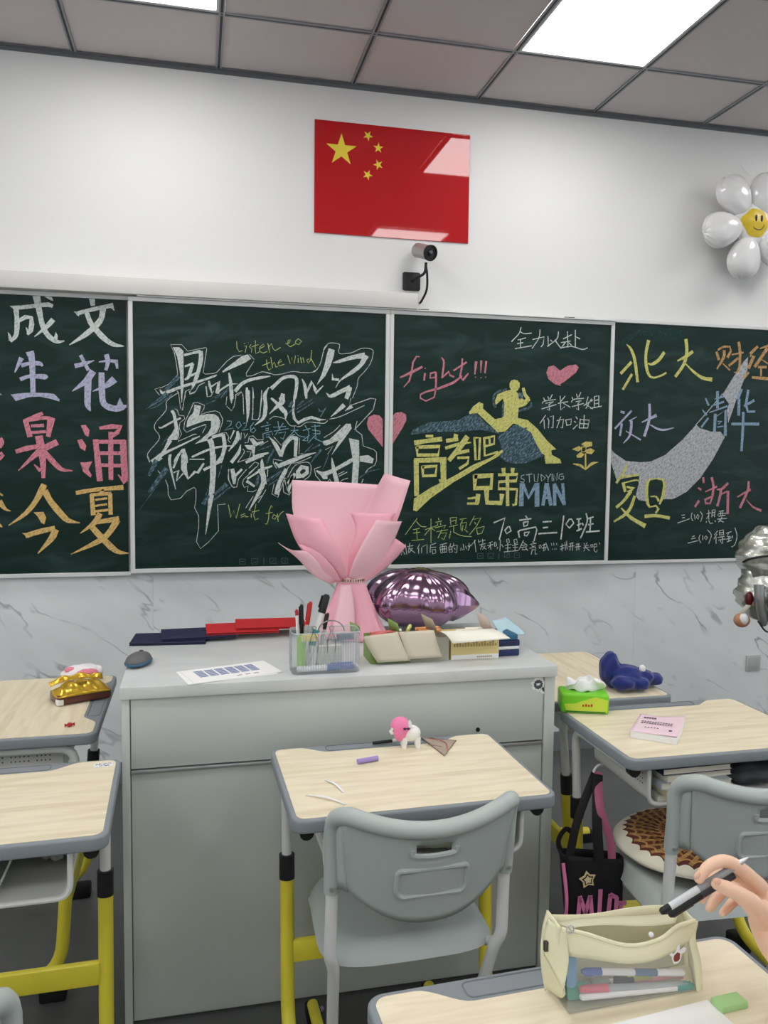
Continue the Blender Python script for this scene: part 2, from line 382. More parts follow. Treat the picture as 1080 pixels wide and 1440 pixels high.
CHALK = [
 ('A', 'chalk_writing', 'white', 'thick white chalk characters in the top row', 0.9,
  '-2474,21034,78,-1614,21181,82,-1181,21244,95,-985,21201,79|-2435,21057,97,-2397,20586,97,-2405,20215,97,-2458,19882,87,-2657,19647,58|-2309,20528,78,-2053,20685,88,-1839,20674,88,-1816,20407,98,-1869,20115,98,-1989,19965,49|-2042,20252,23,-1968,20028,49|-1625,21654,157,-1554,21246,118,-1466,20713,108,-1356,20262,99,-1125,19898,109,-812,19703,79,-533,19748,24|-975,20612,99,-1237,20309,89,-1716,19881,16|609,21692,141,652,21318,91|-4,20929,80,682,21152,85,1455,21350,92|379,21053,101,534,20599,101,712,20356,121,1072,19950,122,1476,19679,92,1906,19625,21|1067,21171,122,980,20746,112,713,20398,121,264,20000,101,-324,19589,16',
  '-1332,21608,-1134,21702,-1017,21605,-934,21423,-1040,21438,-1216,21532|-2673,21114,-2278,21159,-2475,20952|-2765,20034,-2652,19895,-2579,19650,-2734,19664|-865,20118,-788,19954,-811,19745,-948,19864|1415,21441,1477,21444,1542,21111,1372,21249|-130,21007,118,20998,75,20808'),
 ('A', 'chalk_writing', 'lilac', 'thick lilac chalk characters in the second row', 0.9,
  '-2262,18939,107,-2527,18348,23|-2248,18649,78,-1933,18743,78,-1540,18757,89,-1423,18657,39|-1905,19201,167,-1834,18830,118,-1820,17453,108|-2299,18065,88,-1943,18201,79,-1353,18199,109,-1242,18161,50|-3129,17409,39,-3075,17393,23|131,19153,70,425,18552,71|-97,18703,100,307,18823,81,673,18963,16|1184,19214,102,1242,18941,92,1156,18577,61|875,18906,24,1263,18984,61,1590,18953,103,1628,18657,41|606,18474,142,317,18062,121,-234,17623,16|419,18150,142,390,17556,132,383,17046,122,501,16793,24|1478,18162,154,1127,17874,102,594,17638,16|971,18422,122,980,17572,127,1056,17105,133,1443,16921,134,1773,16951,124,1989,17050,41',
  '-2702,17408,-2231,17483,-1799,17516,-1246,17510,-968,17476,-753,17250,-774,17165,-1091,17262,-1565,17355,-1960,17323,-2512,17142|1716,17399,1877,17060,1567,17010'),
 ('A', 'chalk_writing', 'pink', 'thick pink chalk characters in the third row', 0.9,
  '-1463,16637,76,-1857,16466,76,-2228,16334,26|-2142,16322,97,-1981,15654,98|-2077,16332,76,-1335,16454,76,-986,16368,77|-1118,16389,164,-1240,15666,88|-1908,16095,61,-1428,16127,70|-1913,15817,56,-1346,15864,61|-1612,15636,164,-1533,15126,153,-1478,14567,131,-1468,13889,77|-1829,14447,17,-1594,14192,77|-2534,14998,86,-2099,15142,108,-1575,15242,87|-914,15414,132,-1446,15127,131,-1800,14843,109,-2464,14186,17|-1405,14988,109,-1017,14524,110,-713,14245,88,-279,14191,18|-3168,15520,107,-3086,15360,86,-3175,15175,64|-3159,14921,86,-3075,14830,75,-3186,14644,43|870,16053,67,1368,16133,102,1730,16116,114,1591,15876,91,1317,15682,79|1319,15872,91,1315,15493,91|684,15531,112,762,14681,124,841,13780,124|728,15461,79,1905,15478,91|1837,15500,137,1859,14596,142,1909,13784,137|1615,14022,23,1885,13688,92|856,14966,79,1717,14976,80|849,14445,79,1711,14428,80|1315,15493,102,1303,13829,102',
  '89,16156,290,16183,443,15951,394,15668,261,15736|-67,15520,125,15570,300,15290,251,15054,52,15169|43,14557,107,14345,149,14156,459,13897,506,14016,375,14252,537,14608,267,14558'),
 ('A', 'chalk_writing', 'amber', 'thick orange-yellow chalk characters in the bottom row', 0.9,
  '-1451,13560,132,-1792,12880,109,-2239,12319,87,-2900,11831,17|-1412,13302,121,-1178,12832,132,-614,12120,122,-348,11985,78,-14,11916,18|-2214,11378,105,-1729,11538,110,-1064,11697,111|-1022,11602,144,-1205,11224,133,-1746,10606,18|-3238,13208,43,-3111,13115,30|-3246,12836,129,-3015,12533,65,-2801,12453,13|-3262,11858,65,-3161,11763,26|-133,13232,89,700,13375,86,1792,13472,103|494,13137,86,550,12279,102|1264,13185,86,1276,12299,91|471,13137,72,1287,13209,73|649,12923,45,1125,12994,45|645,12661,45,1122,12731,45|642,12422,54,1187,12482,55|994,13352,57,787,13161,56|821,12302,113,590,11920,113,-2,11458,13|681,11944,90,1593,12081,114|1546,12009,137,1128,11388,125,669,11057,113,-397,10546,13|453,11778,113,854,11295,136,1485,10659,115,2035,10544,18',
  '-1889,12387,-1494,12409,-1388,12172,-1459,11866,-1590,11938,-1738,12222|-2373,11498,-2124,11495,-2106,11273'),
 ('B', 'chalk_lettering', 'white', 'large brush-like white chalk calligraphy', 0.9,
  '4360,17734,35,4346,17243,11|4471,19308,49,4810,19407,49,5150,19492,71|5178,19493,85,5176,19119,92,5060,18596,85,4888,18101,71,4773,17809,14|4496,18822,42,4836,18948,64|4821,18933,71,4720,18585,71,4634,18352,71,4493,18233,35|4635,18381,56,5060,18567,43|3425,17770,21,3591,17632,70,4350,17926,63,4916,18116,57,5715,18416,43,5870,18493,11|3927,16858,63,4010,16716,70,4064,16429,70,4118,16083,85|3833,15557,91,3548,15061,56,3379,14885,63|3361,16141,22,3473,16114,35,3923,16368,42,4290,16549,42|3069,14622,84,3548,14974,70,4141,15271,42,5109,15765,23|3857,14948,28,3812,14599,42|4409,15187,57,4478,14839,99,4491,14605,107|4381,15158,57,4081,14776,42,4023,14601,42|3401,14828,118,3125,14582,98|3834,14913,59,3812,14547,59,4061,13405,16|4427,14920,119,4424,14307,119,4600,13878,44,4901,14187,60,5021,14147,60,5284,14559,40|4189,14917,59,3968,14345,40|3986,14141,32,4185,14244,50,4103,13774,40,4383,14102,32|5688,14933,125,5685,14110,121,5621,13283,111,5530,12621,85,5351,11377,10|4665,14738,24,5305,14744,32|6072,14814,91,5889,14606,81|5283,14272,56,6071,14669,41|5027,17086,135,4954,16737,135,4726,16471,128,4554,16177,21|5665,15730,65,5838,15791,65,6127,15855,72|6127,15855,87,6184,15562,87,6183,15209,87,6007,14619,72|4774,14842,40,5490,15171,50,6009,15310,43,6502,15360,17|5549,15611,129,5635,15378,115,5690,14616,123|6402,18583,36,6473,18149,72,6515,17479,87|5525,18207,36,5567,17976,57,5638,17688,21|5639,17978,43,5955,18191,86,5881,17695,86|5867,17695,43,6357,18058,36,6792,18129,9|6675,17805,80,6966,18134,73,7345,18322,66,7843,18440,59,8226,18511,15|7184,17965,44,7228,17498,102|7447,18002,15,7491,17504,21|7843,17867,21,7829,17513,21|8167,18009,22,7991,17694,74,7991,17488,81|6507,17794,80,6498,17502,72,6506,17254,9|7219,17814,102,7233,17374,88,7233,16845,66,7189,16432,18|7453,17821,23,7453,16821,21,7394,16554,21,7673,16545,21,7761,16710,21,7849,17832,24|7994,17547,74,8015,17076,89,7921,16630,74,7538,16297,15|8749,17537,134,8749,17360,126,8453,17086,59,8186,16813,12|8274,17525,44,8541,17295,74,8810,17005,104,8929,16859,90,8915,16591,12|9316,17552,45,9258,16956,52,9319,16629,60,9500,16439,75,9801,16609,75,10103,16706,68,10498,16594,61|10170,16665,53,10511,16609,38,10767,16614,17|10938,16639,17,11452,16776,22,12575,17310,17|8282,17968,89,8474,18150,74,8770,18425,74,9068,18523,75,9337,18502,75,9427,18327,75,9399,17941,75,9331,17553,67|8802,17717,89,8758,17538,112|9667,18424,23,9788,18160,68,9835,17804,75,9866,17567,45|9850,17775,45,10119,18319,76,10272,17966,76,10288,17802,61,10635,18155,18|11097,19216,23,11372,19285,69,11985,19488,92,12540,19599,124|12603,19571,140,12389,19172,93,11990,18827,85,11440,18434,31,11212,18082,12|11055,18707,12,11072,18468,61,11348,18446,61|10786,17831,15,10986,17686,76,11444,17909,92,11873,18117,100|11858,18101,116,11814,17859,108,11723,17615,92|11967,17253,87,11666,17035,13|11599,17287,108,11321,17027,65,11001,16746,13|6620,16039,36,6445,15654,22|6765,16012,44,6794,15807,87,6706,15570,87,6371,15108,12|6910,15425,15,6822,15069,73,6501,14623,73|7585,15434,74,7910,15557,44|7144,14628,59,7910,14963,74|7273,14695,88,7715,14937,74,8159,15061,30|7863,14790,12,7863,14551,74,7952,13668,119|7273,13922,24,7833,14283,59,8308,14465,37|7804,14312,139,7946,13847,107,7733,13272,89,7272,12447,14|7184,13773,71,7520,13541,44|7202,13880,44,7485,14060,35|6535,14304,87,6604,13949,105,6621,13646,44|6604,13949,53,6956,14307,53|8896,13815,27,9041,13273,90,9238,14033,81|8537,13201,117,8626,13670,90,8877,14176,90,8948,14320,72|8188,15775,12,8456,15452,89,8725,14948,90|8725,14918,60,8874,15398,90,9172,15731,75,9413,15750,90|9413,15765,90,9370,14924,68|8457,14616,37,8607,14468,90,9206,14712,105,9808,14959,76,10324,15100,12|9540,13962,136,9494,14233,91,9659,14430,106,9917,14387,91,9918,14176,91,9691,14008,91|9058,13671,75,9358,14112,83|10353,14263,32,10697,14116,107,11255,14354,86,12032,14787,87|11057,14863,22,11147,14353,86,11325,13671,108',
  '3983,19632,4249,19642,4430,19492,4435,17943,4361,17422,4319,17421,4283,18513,4162,19225|4034,16110,4203,16113,4229,15766,4143,15590,3693,15569,3920,15877|4783,16617,5497,16763,5755,16754,5927,16641,6013,16438,5983,16204,5867,15938,5493,15727,5435,15580,4891,15412,5062,15546,5465,15902,5609,16168,5610,16460,5352,16454,4781,16240,4554,16148,4640,16353|6100,18660,6475,18963,6967,19359,7229,19441,7374,19258,7112,19073,6128,18603|10880,19863,11154,19785,11125,19545,10976,19092,10736,18607,10329,18161,10553,18660,10702,19142,10790,19562|7291,15696,7467,15714,7614,15553,7556,15315,7511,14869,7452,14898,7408,15165,7203,15222,7071,15398,7467,15403|10602,15620,10944,15710,11714,16443,11931,16447,11976,16235,11676,15805,11035,14969,11375,15674,10817,15433,10688,15452|11850,15787,12329,15688,12360,14747,12282,13674,11998,13673,12054,14744|12380,14962,12774,15009,13040,14839,12976,14624,12382,14705|10439,14221,10825,14223,10870,13883,10655,13882'),
 ('B', 'chalk_outline', 'white', 'thin white chalk outline wandering around the calligraphy', 0.8,
  '4185,18452,15,4132,18909,15,4051,19363,15,3886,19742,15,4361,19761,15,4613,19485,15,5406,19674,16,5434,19618,16,5273,18575,16,5373,18506,16,5715,18546,16,5870,18609,16,6331,19132,16,6591,19330,16,6938,19401,16|4185,18452,15,3789,18010,15,3509,17873,15,3203,17792,15,3395,17540,15|4488,17426,16,4518,17715,16,4688,17821,16|4687,17604,16,4914,17697,16,5086,17991,16,5343,18143,16|4687,17604,16,4730,17807,16|5413,17972,16,5454,17509,16,5597,17542,16,5712,17748,16|7302,19444,16,7506,19233,16|7491,19145,16,7156,18608,16,7170,18477,16,7403,18499,16,7872,18705,16,8225,18614,16|5382,17971,16,5437,17509,16,5609,17542,16,5724,17778,16|6689,17483,16,6675,17629,16,6936,17783,16,6995,17667,16,7024,17492,16|7854,18704,16,8222,18643,16,8414,18576,16,8770,18632,16,9127,18732,16,9366,18755,16,9665,18720,17,10147,18751,17,10358,18892,17,10537,19255,17,10656,19765,17,10806,19979,17|10159,18766,17,10340,18891,17,10460,19074,17,10549,19315,17,10652,19795,17,10788,20008,17,10969,20105,17,11335,20075,17,11382,19972,17,11338,19732,17,11430,19631,17,11737,19658,17,11983,19712,17,12351,19892,17,12661,19934,17,12910,19884,17,12958,19765,17,12915,19462,17,12763,19125,17,12517,18815,17,12271,18536,17,12213,18172,17,12001,17623,17|11921,17617,23,11865,17272,23,12866,17642,24,13104,17614,24,12990,17125,24,12110,16183,24|12234,16580,20,12149,16281,20,12194,16133,20,12458,15946,20,12528,15434,20,13035,15269,20,13169,15142,20,13173,14755,20,13087,14539,20,12780,14364,20,12650,14191,20|10686,15790,19,11156,16094,19,11434,16374,19|10754,15241,19,11118,15415,19,10863,15031,19|10545,14455,19,10246,14347,19,10311,14051,19,10592,13733,19|11390,13671,19,11562,13843,20,11822,13930,20|12479,13717,20,12543,13890,20|10871,13755,19,10956,13883,19,11065,13713,19|10171,16476,19,10682,16444,19,10852,16574,19|11343,14098,19,11645,14250,20|11387,14013,19,11776,14208,20|3263,17703,17,3401,17535,17|4213,17672,17,3706,17285,17,3675,16881,17,3223,16325,17,3193,16037,17,3359,15810,17,3342,15550,17,2877,14967,17,2957,14592,17|4213,17672,17,4293,16982,17,4377,16898,17,4509,17738,17|4665,17742,17,4692,17613,17,4948,17750,17|4040,16962,17,4152,16892,17,4221,16677,17,4432,16653,17,4474,16524,17,4261,16346,17,4231,16114,17,4328,15854,17,4171,15518,17,4910,15864,17|4860,17227,17,4459,16350,17,4429,16059,17,4541,15930,17,5168,16218,17,5397,16280,17|4213,17672,17,4157,17728,17|4786,17139,17,4843,17227,17,5042,17246,17,5327,17137,17,5297,16977,17,5139,16726,17,5583,16867,17,5813,16901,17,5985,16818,17,6114,16557,17,6099,16382,17,5954,15940,17|4780,16065,17,5352,16294,17,5394,16222,17,5236,15913,17|4779,15833,17,4978,15850,17|4778,15658,17,5121,15751,17|6304,17555,17,6260,17174,17|6303,17117,17,6505,16917,17,6622,17125,17,6710,17624,17|6768,17597,17,6942,17762,17,7015,17633,17,7043,16782,18|6998,15219,18,7071,15072,18,6763,14625,18|6940,15956,18,6911,15631,18|7057,15929,18,7086,15693,18,7218,15931,18|7086,15501,18,7232,15518,18,7291,15785,18,7467,15817,18,7644,15642,18,7909,15646,18|6040,15912,17,6271,15945,17,6387,15741,17,6343,15623,17,6444,15507,17|7173,15103,18,7379,15105,18,7291,14808,18,6792,14625,18|8187,16562,18,8424,16715,18,8811,16634,18,8930,16562,18,9140,16313,18,9411,16303,18|9441,16274,18,9621,16292,18,9892,16477,18,10499,16474,18|8395,15779,18,8724,15411,18,9052,15789,18,9352,15928,18|9563,15737,18,9536,15016,18,9717,15048,18|8785,14709,18,8367,14780,18,8368,14615,18,8517,14362,18|9206,14607,18,8668,13898,18,8548,13670,18|9027,13960,18,9357,14503,18,9840,14658,18,10053,14569,18,10100,14328,18,10025,14025,18,9783,13842,18|9206,14607,18,9537,14655,18,10112,14902,18|7465,17504,18,7435,16797,18,7450,16547,18,7714,16552,18,7861,17514,18|7774,15383,18,8129,15596,18|7273,14368,18,7538,14638,18,7715,14580,18,7656,14460,18,7273,14130,18|8100,14284,18,8101,13986,18|8728,13778,18,8817,13914,18,8967,13914,18|2874,14903,16,2969,14621,16|3317,14218,16,3414,14076,16|3629,13813,16,3725,13568,16,3742,13160,16,3859,12934,16,4256,12995,16,4537,13324,16,4858,13489,16,4937,13406,16,4935,12953,16,4873,12582,16,5052,12209,16,5050,11712,16,4946,11049,16,5126,10734,16,5491,11042,16,5920,11537,16,5883,12703,16,6229,12743,16|6395,14321,16,6354,13865,16,6557,13512,16,6639,13492,16|6360,14303,17,6377,13841,17,6516,13521,18,6726,13504,18,6815,13878,18,7167,14308,18|7520,14310,18,7026,13844,18,6990,13665,18,7061,13487,18,7237,13559,18,7202,13308,18,7449,13290,18,7609,13380,18|7467,13093,18,7130,12556,18|8036,13381,18,7698,12805,18|8411,13669,18,8304,13201,18,8574,13038,18,8806,13706,18,8895,13923,18|8806,13706,18,8843,13273,18,9096,13146,18,9186,13309,18|8124,14315,18,8107,13992,18|7876,13129,18,7662,12985,18',
  ''),
 ('B', 'chalk_smear', 'blue', 'short slanting blue chalk hatch strokes', 0.45,
  '4212,18367,84,3873,17984,84,3620,17733,56|3930,18129,28,3648,17834,28|3708,17601,98,3287,17245,70,2812,16905,8|3932,17578,42,3341,17075,28,2978,16923,8|3466,15320,14,3750,15758,28|3183,14825,17,3380,15030,17|3243,14664,117,2924,14013,59|3672,14302,118,2918,13282,59|3631,14098,20,2520,12510,12|5256,12746,101,5499,13118,61|5742,13159,41,6272,13616,112|5782,12952,32,6434,13491,33|5907,13904,20,6071,14483,20|5256,12787,16,5501,13572,16|9108,17161,75,9227,17372,75|9049,16862,21,9347,17196,21|9438,16900,30,10251,17427,24|9348,17018,24,10129,17514,21|9467,17199,38,9737,17444,30|7715,15175,30,8277,15390,24|8070,14613,45,8396,15213,45|9778,15079,21,10170,15475,30|9959,15171,18,10505,15480,31|10083,14630,30,10507,15178,31|8309,13807,18,8757,14229,30|8101,13776,30,8518,14077,18|7656,13667,44,7715,14014,30|8089,13812,54,8733,14247,22|8161,13597,29,8626,13886,22|7591,13595,71,7697,14025,44|5696,13165,28,6289,13628,44|5695,12917,28,6393,13486,17|6039,17466,20,6357,17941,36|6154,17499,14,6386,17855,17|5780,17460,14,6242,17821,14|5413,17197,23,5814,17367,23|5728,17336,20,6218,17786,20|5585,17420,14,5988,17663,14|7673,15168,24,7910,15260,18|10652,14350,21,10906,14989,30|12346,13932,31,12782,14235,31,13354,14368,13|10180,14770,43,10561,15239,64|10177,15276,26,10517,15450,17',
  ''),
 ('B', 'chalk_writing', 'lime', 'thin yellow-green chalk words', 0.9,
  '6737,20003,16,6751,19699,16,6852,19543,16,6997,19607,16|7084,19799,16,7171,19832,16,7113,19524,16|7375,19884,16,7287,19778,16,7404,19696,16,7389,19535,16|7564,20066,16,7550,19702,16,7579,19499,16,7725,19563,16|7404,19783,16,7696,19897,16|7070,19915,16,7089,19906,16|7737,19709,18,7971,19835,18,7912,19920,18,7766,19798,18,7751,19593,18,7913,19526,18,8089,19606,18|8118,19973,18,8192,19566,18|8162,19814,18,8279,19965,18,8339,19762,18,8442,19649,18,8678,19805,18|8915,19976,18,9093,20027,18,9122,20175,18,9033,20142,18,9004,19935,18,9123,19852,18,9331,19978,18|9361,20112,18,9480,20235,18,9630,20123,18,9511,19971,18,9361,20009,18,9361,20112,18|7869,18968,18,8222,19127,18|8060,19239,18,8089,18932,18,8163,18773,18,8252,18850,18|8251,19348,18,8325,18882,18|8325,19028,18,8413,19149,18,8473,18931,18,8562,18949,18|8561,19096,18,8739,19190,18,8679,19276,18,8576,19126,18,8621,18980,18,8858,19062,18|9006,19465,18,9126,19086,18,9199,19384,18,9305,19107,18,9363,19478,18|9483,19365,18,9484,19158,18|9468,19468,18,9489,19458,18|9588,19398,18,9634,19149,18|9618,19281,18,9708,19403,18,9754,19168,18|9993,19354,18,9873,19290,18,9934,19145,18,10054,19297,18,10097,19743,18|10069,19357,18,10282,18979,18|6357,12701,19,6460,12129,19,6584,12450,19,6706,12092,19,6866,12736,19|7095,12304,19,6918,12234,19,6918,12126,19,7130,12232,19,7095,12161,19,7236,12160,19|7378,12303,20,7378,12123,20|7343,12465,19,7366,12453,20|7591,12734,20,7485,12230,20,7556,12014,20,7698,12085,20|7414,12375,20,7734,12445,20|8323,12587,20,8287,12677,20,8180,12443,20,8162,12082,20,8091,11829,20,8002,11830,20|8037,12299,20,8341,12352,20|8378,12225,20,8324,12081,20,8450,12044,20,8521,12188,20,8377,12261,20|8557,12296,20,8594,11934,20|8575,12115,20,8701,12296,20,8845,12404,20',
  ''),
 ('B', 'chalk_writing', 'paleblue', 'thin pale blue chalk date and words across the middle', 0.75,
  '6302,16459,22,6504,16463,22,6475,16301,22,6185,16046,22,6576,16156,22|6795,16425,22,6693,16276,22,6795,16130,22,6941,16280,22,6853,16440,22,6795,16425,22|7028,16370,22,7174,16403,22,7145,16225,22,6955,16060,22,7262,16109,22|7497,16424,22,7350,16229,22,7350,16022,22,7467,15950,22,7585,16085,22,7497,16187,22,7379,16082,22|8068,16456,21,8128,16397,21|7818,16229,21,8246,16340,21|8010,16143,21,8158,16190,21,8128,16071,21,8010,16069,21|7892,15919,21,7921,15652,21|7906,15919,21,8306,16045,21,8336,15867,21|8039,15862,21,8187,15909,21,8158,15775,21,8040,15773,21|8573,16495,21,8633,16110,21|8365,16224,21,8931,16264,21|8395,16046,21,9051,16177,21|8811,16411,21,8455,15869,21|8603,15961,21,8932,16026,21,8813,15696,21,8693,15753,21|9156,16089,21,9502,16110,21|9321,16271,21,9291,16062,21,9052,15789,21|9321,16062,21,9533,15856,21,9805,15801,21|9802,16340,21,9985,16044,21,9926,15622,21,9715,15649,21|9713,16099,21,10045,16195,21|9715,15649,21,10016,15894,21|10256,16379,21,10321,15688,21|10105,16286,21,10500,16323,21|10136,16136,21,10501,16083,21,10502,15962,21|10167,15957,21,10502,15962,21|10259,15868,21,9957,15532,21|10229,15777,21,10504,15631,21,10657,15588,21|10466,16965,15,10422,17111,15,10551,16967,15,10763,17140,15,10510,16735,15',
  ''),
 ('B', 'chalk_heart', 'rose', 'left half of a pink chalk heart at the panel edge', 0.9,
  '',
  '13462,15382,12761,16207,12693,16462,12756,16761,13017,16895,13282,16858,13447,16690'),
 ('B', 'printed_mark', 'dim', 'row of faint square icons printed near the lower edge', 0.6,
  '6855,10236,21,7111,10231,21,7110,9996,21,6855,10001,21,6855,10236,21|7395,10244,21,7663,10239,21,7663,9992,21,7395,9997,21,7395,10244,21|7949,10270,22,7949,9961,22|8219,10247,22,8489,10243,22,8489,9994,22,8219,9999,22,8219,10247,22|8760,10238,22,9032,10233,22,9033,9995,22,8761,10000,22,8760,10238,22|6916,10126,21,7057,10123,21|7466,10079,21,7609,10077,21|8291,10064,22,8417,10171,22|8851,10145,22,8960,10143,22,8906,10052,22',
  ''),
 ('C', 'chalk_heart', 'rose', 'right half of a pink chalk heart at the panel edge', 0.9,
  '',
  '13865,15421,13848,16784,14076,17004,14343,17044,14568,16929,14594,16671,14441,16366'),
 ('C', 'chalk_writing', 'rose', 'pink handwritten chalk word with three exclamation marks', 0.9,
  '15181,19629,27,15046,19654,31,14871,19369,40,14811,18897,45,14705,18508,40,14442,18201,18|14258,18644,27,14700,18851,62,15322,19171,49|15462,18876,45,15422,18552,45|15458,19112,31,15485,19100,31|15980,18944,41,15732,18885,41,15713,18669,41,15962,18698,41,16003,18937,41|16003,18937,36,16009,18592,45,15994,18116,41,15932,17769,36,15527,17585,36,15255,17708,36,15252,17880,36,15520,18017,41,16197,18209,57,16876,18489,57,17284,18805,37|16263,19635,27,16380,19424,45,16302,18687,41|16324,18731,41,16638,19001,41,16687,18829,41,16894,18750,41|17291,19630,37,17275,19239,46,17192,18802,46,17333,18611,55,17603,18946,37|16866,19052,37,17501,19464,46|17985,19503,69,17928,18913,28|18239,19556,58,18228,18989,19|18495,19543,51,18437,18996,42|17954,18783,32,17982,18771,32|18232,18770,33,18261,18758,33|18465,18800,33,18493,18787,33',
  ''),
 ('C', 'chalk_heart', 'rose', 'small solid pink chalk heart near the top', 0.9,
  '',
  '22387,18497,22051,18564,21712,18808,21593,19109,21695,19392,21969,19478,22310,19235,22693,19478,23138,19560,23300,19423,23150,19161,22603,18734,22329,18572'),
 ('C', 'chalk_writing', 'white', 'thin white chalk characters', 0.9,
  '20224,21225,27,20124,20920,27,19755,20529,27|20175,21022,27,20394,20932,27,20774,20973,27|20077,20617,27,20481,20735,27|20212,20623,27,20221,20297,27|20054,20441,27,20351,20503,27|19952,20201,27,20790,20370,27|20837,20674,27,21435,20826,27,21390,20470,27,21284,20340,27|21206,21168,27,21162,20764,27,20821,20246,27|21627,20859,28,21668,20380,28|21769,20688,28,21854,20616,28|22172,21110,28,22099,20753,28,21612,20378,28|21990,20697,28,22334,20306,28|22431,20767,28,22870,20989,28|22643,21131,28,22694,20371,28|22326,20585,28,22824,20682,28|22715,20601,28,22886,20480,28|22548,20594,28,22333,20331,28|22333,20331,28,22887,20429,28,23452,20299,28,23731,20387,28|23059,21226,28,23083,20437,28|23097,20897,28,23324,20804,28|21471,17893,26,21563,17760,26|21704,17954,26,21767,17819,26|21937,18068,27,21825,17848,27|21420,17621,26,21534,17732,26,22121,17829,27|21596,17625,26,22006,17717,27,21774,17575,26|21398,17349,26,22157,17585,27|21774,17575,26,21812,17277,27,21692,17356,26|22353,17998,27,22402,17318,27,22605,17486,27|22620,18005,27,22361,17699,27|22245,17641,27,22776,17736,27|22541,17649,27,22904,17466,27|22978,17960,27,23072,17826,27|23212,18131,27,23278,17941,27|23449,18219,27,23337,17970,27|22956,17714,27,23071,17853,27,23608,17922,27|23194,17747,27,23492,17809,27,23316,17668,27|22992,17495,27,23616,17675,27|23316,17668,27,23357,17340,27,23234,17419,27|23846,18011,27,23738,17623,27,24107,17412,27|23620,17565,27,24093,17852,27|24031,17906,27,23744,17431,27|24178,18019,27,24195,17497,27|24178,18019,27,24418,18081,27,24437,17530,27|24185,17827,27,24395,17871,27|24190,17662,27,24401,17695,27|23986,17437,27,24588,17561,27|21612,17055,26,21329,16641,26|21529,16835,26,21571,16400,26|21733,16921,27,21766,16813,27|21795,16813,27,21776,16431,27|21850,16978,27,22025,17036,27,22013,16435,27,21923,16461,27|22210,16794,27,22564,16884,27,22517,16444,27,22427,16470,27|22412,16990,27,22220,16439,27|22684,16831,27,22752,16558,27|22654,16831,27,22981,16892,27,22959,16617,27,22721,16585,27|23217,17007,27,23310,16899,27|23134,16786,27,23225,16732,27|23086,16400,27,23319,16624,27|23460,16902,27,23414,16461,27|23461,16875,27,23944,16857,27,23866,16469,27,23444,16461,27|23665,17099,27,23654,16493,27|23437,16681,27,23890,16663,27',
  ''),
 ('C', 'chalk_figure', 'yellow', 'yellow chalk figure of a leaping runner', 0.9,
  '20410,18323,72,20504,18029,87,20684,17818,87',
  '19491,18162,19720,18223,20067,18152,20246,17915,20482,17759,20652,17926,20802,17768,20547,17491,20202,17375,20156,16888,20682,16791,21219,16367,21705,15829,22220,15397,21955,15339,21991,15120,22443,14905,22508,14712,21677,14689,21611,14951,21606,15116,21368,15223,21119,15711,20872,16197,20164,16564,19932,16614,19537,16229,19142,16168,18786,16484,18092,17075,17698,17023,17674,17108,17860,17373,18171,17604,18388,17519,18370,17300,18984,16805,19349,16871,19423,17410,19385,17811,19104,17563,18993,17453,18987,17721,19095,17991|19949,18722,20112,18685,20219,18559,20223,18371,20123,18207,19963,18144,19801,18198,19705,18356,19700,18543,19789,18675'),
 ('C', 'chalk_shadow', 'blue', 'grey-blue hatched chalk shadow under the runner', 0.42,
  '18994,17373,71,18883,17772,57,19092,18098,57,19547,18244,46|19389,17624,52,19394,16926,46|20206,17213,58,20782,17416,58,20834,17660,41|20271,18077,116,20306,17862,130|14817,16052,27,15898,16287,23,17269,16487,23|15083,16273,23,17081,16658,32|17273,16246,46,18667,16425,47|16808,16522,32,18001,16940,33|19373,15848,40,20633,16410,41|19325,15470,40,20818,16033,41|19391,15092,40,21121,15657,41|19978,14718,41,21368,15223,41',
  '14773,15986,14904,16226,15666,16587,16347,16644,17172,16726,17675,17021,18093,17030,18474,16642,19287,16082,18671,16226,18202,16284,17275,16180,15900,16135,14997,16011|19141,15953,19934,16506,20164,16564,20872,16197,21119,15711,21549,15060,21141,14892,20735,14724,20095,14665,19571,14769,19248,15036,19383,15416'),
 ('C', 'chalk_flower', 'sand', 'small sandy yellow chalk flower with a leafy stem', 0.9,
  '23786,15195,42,23829,14417,42|23138,14690,18,23532,14610,66,23830,14390,18|23829,14417,18,24135,14698,73,24498,14785,12|23564,15524,30,23805,15528,30,23812,15306,30,23572,15275,30,23564,15524,30',
  '23529,15662,23796,15804,24130,15781,24137,15587,23806,15500|23056,15408,23442,15578,23627,15442,23390,15301|23750,15361,24049,15475,24284,15367,24120,15171,23815,15223|23306,15106,23511,15275,23726,15166,23580,14999,23339,14996'),
 ('C', 'chalk_lettering', 'yellow', 'blocky yellow chalk characters with a sweeping underline', 0.9,
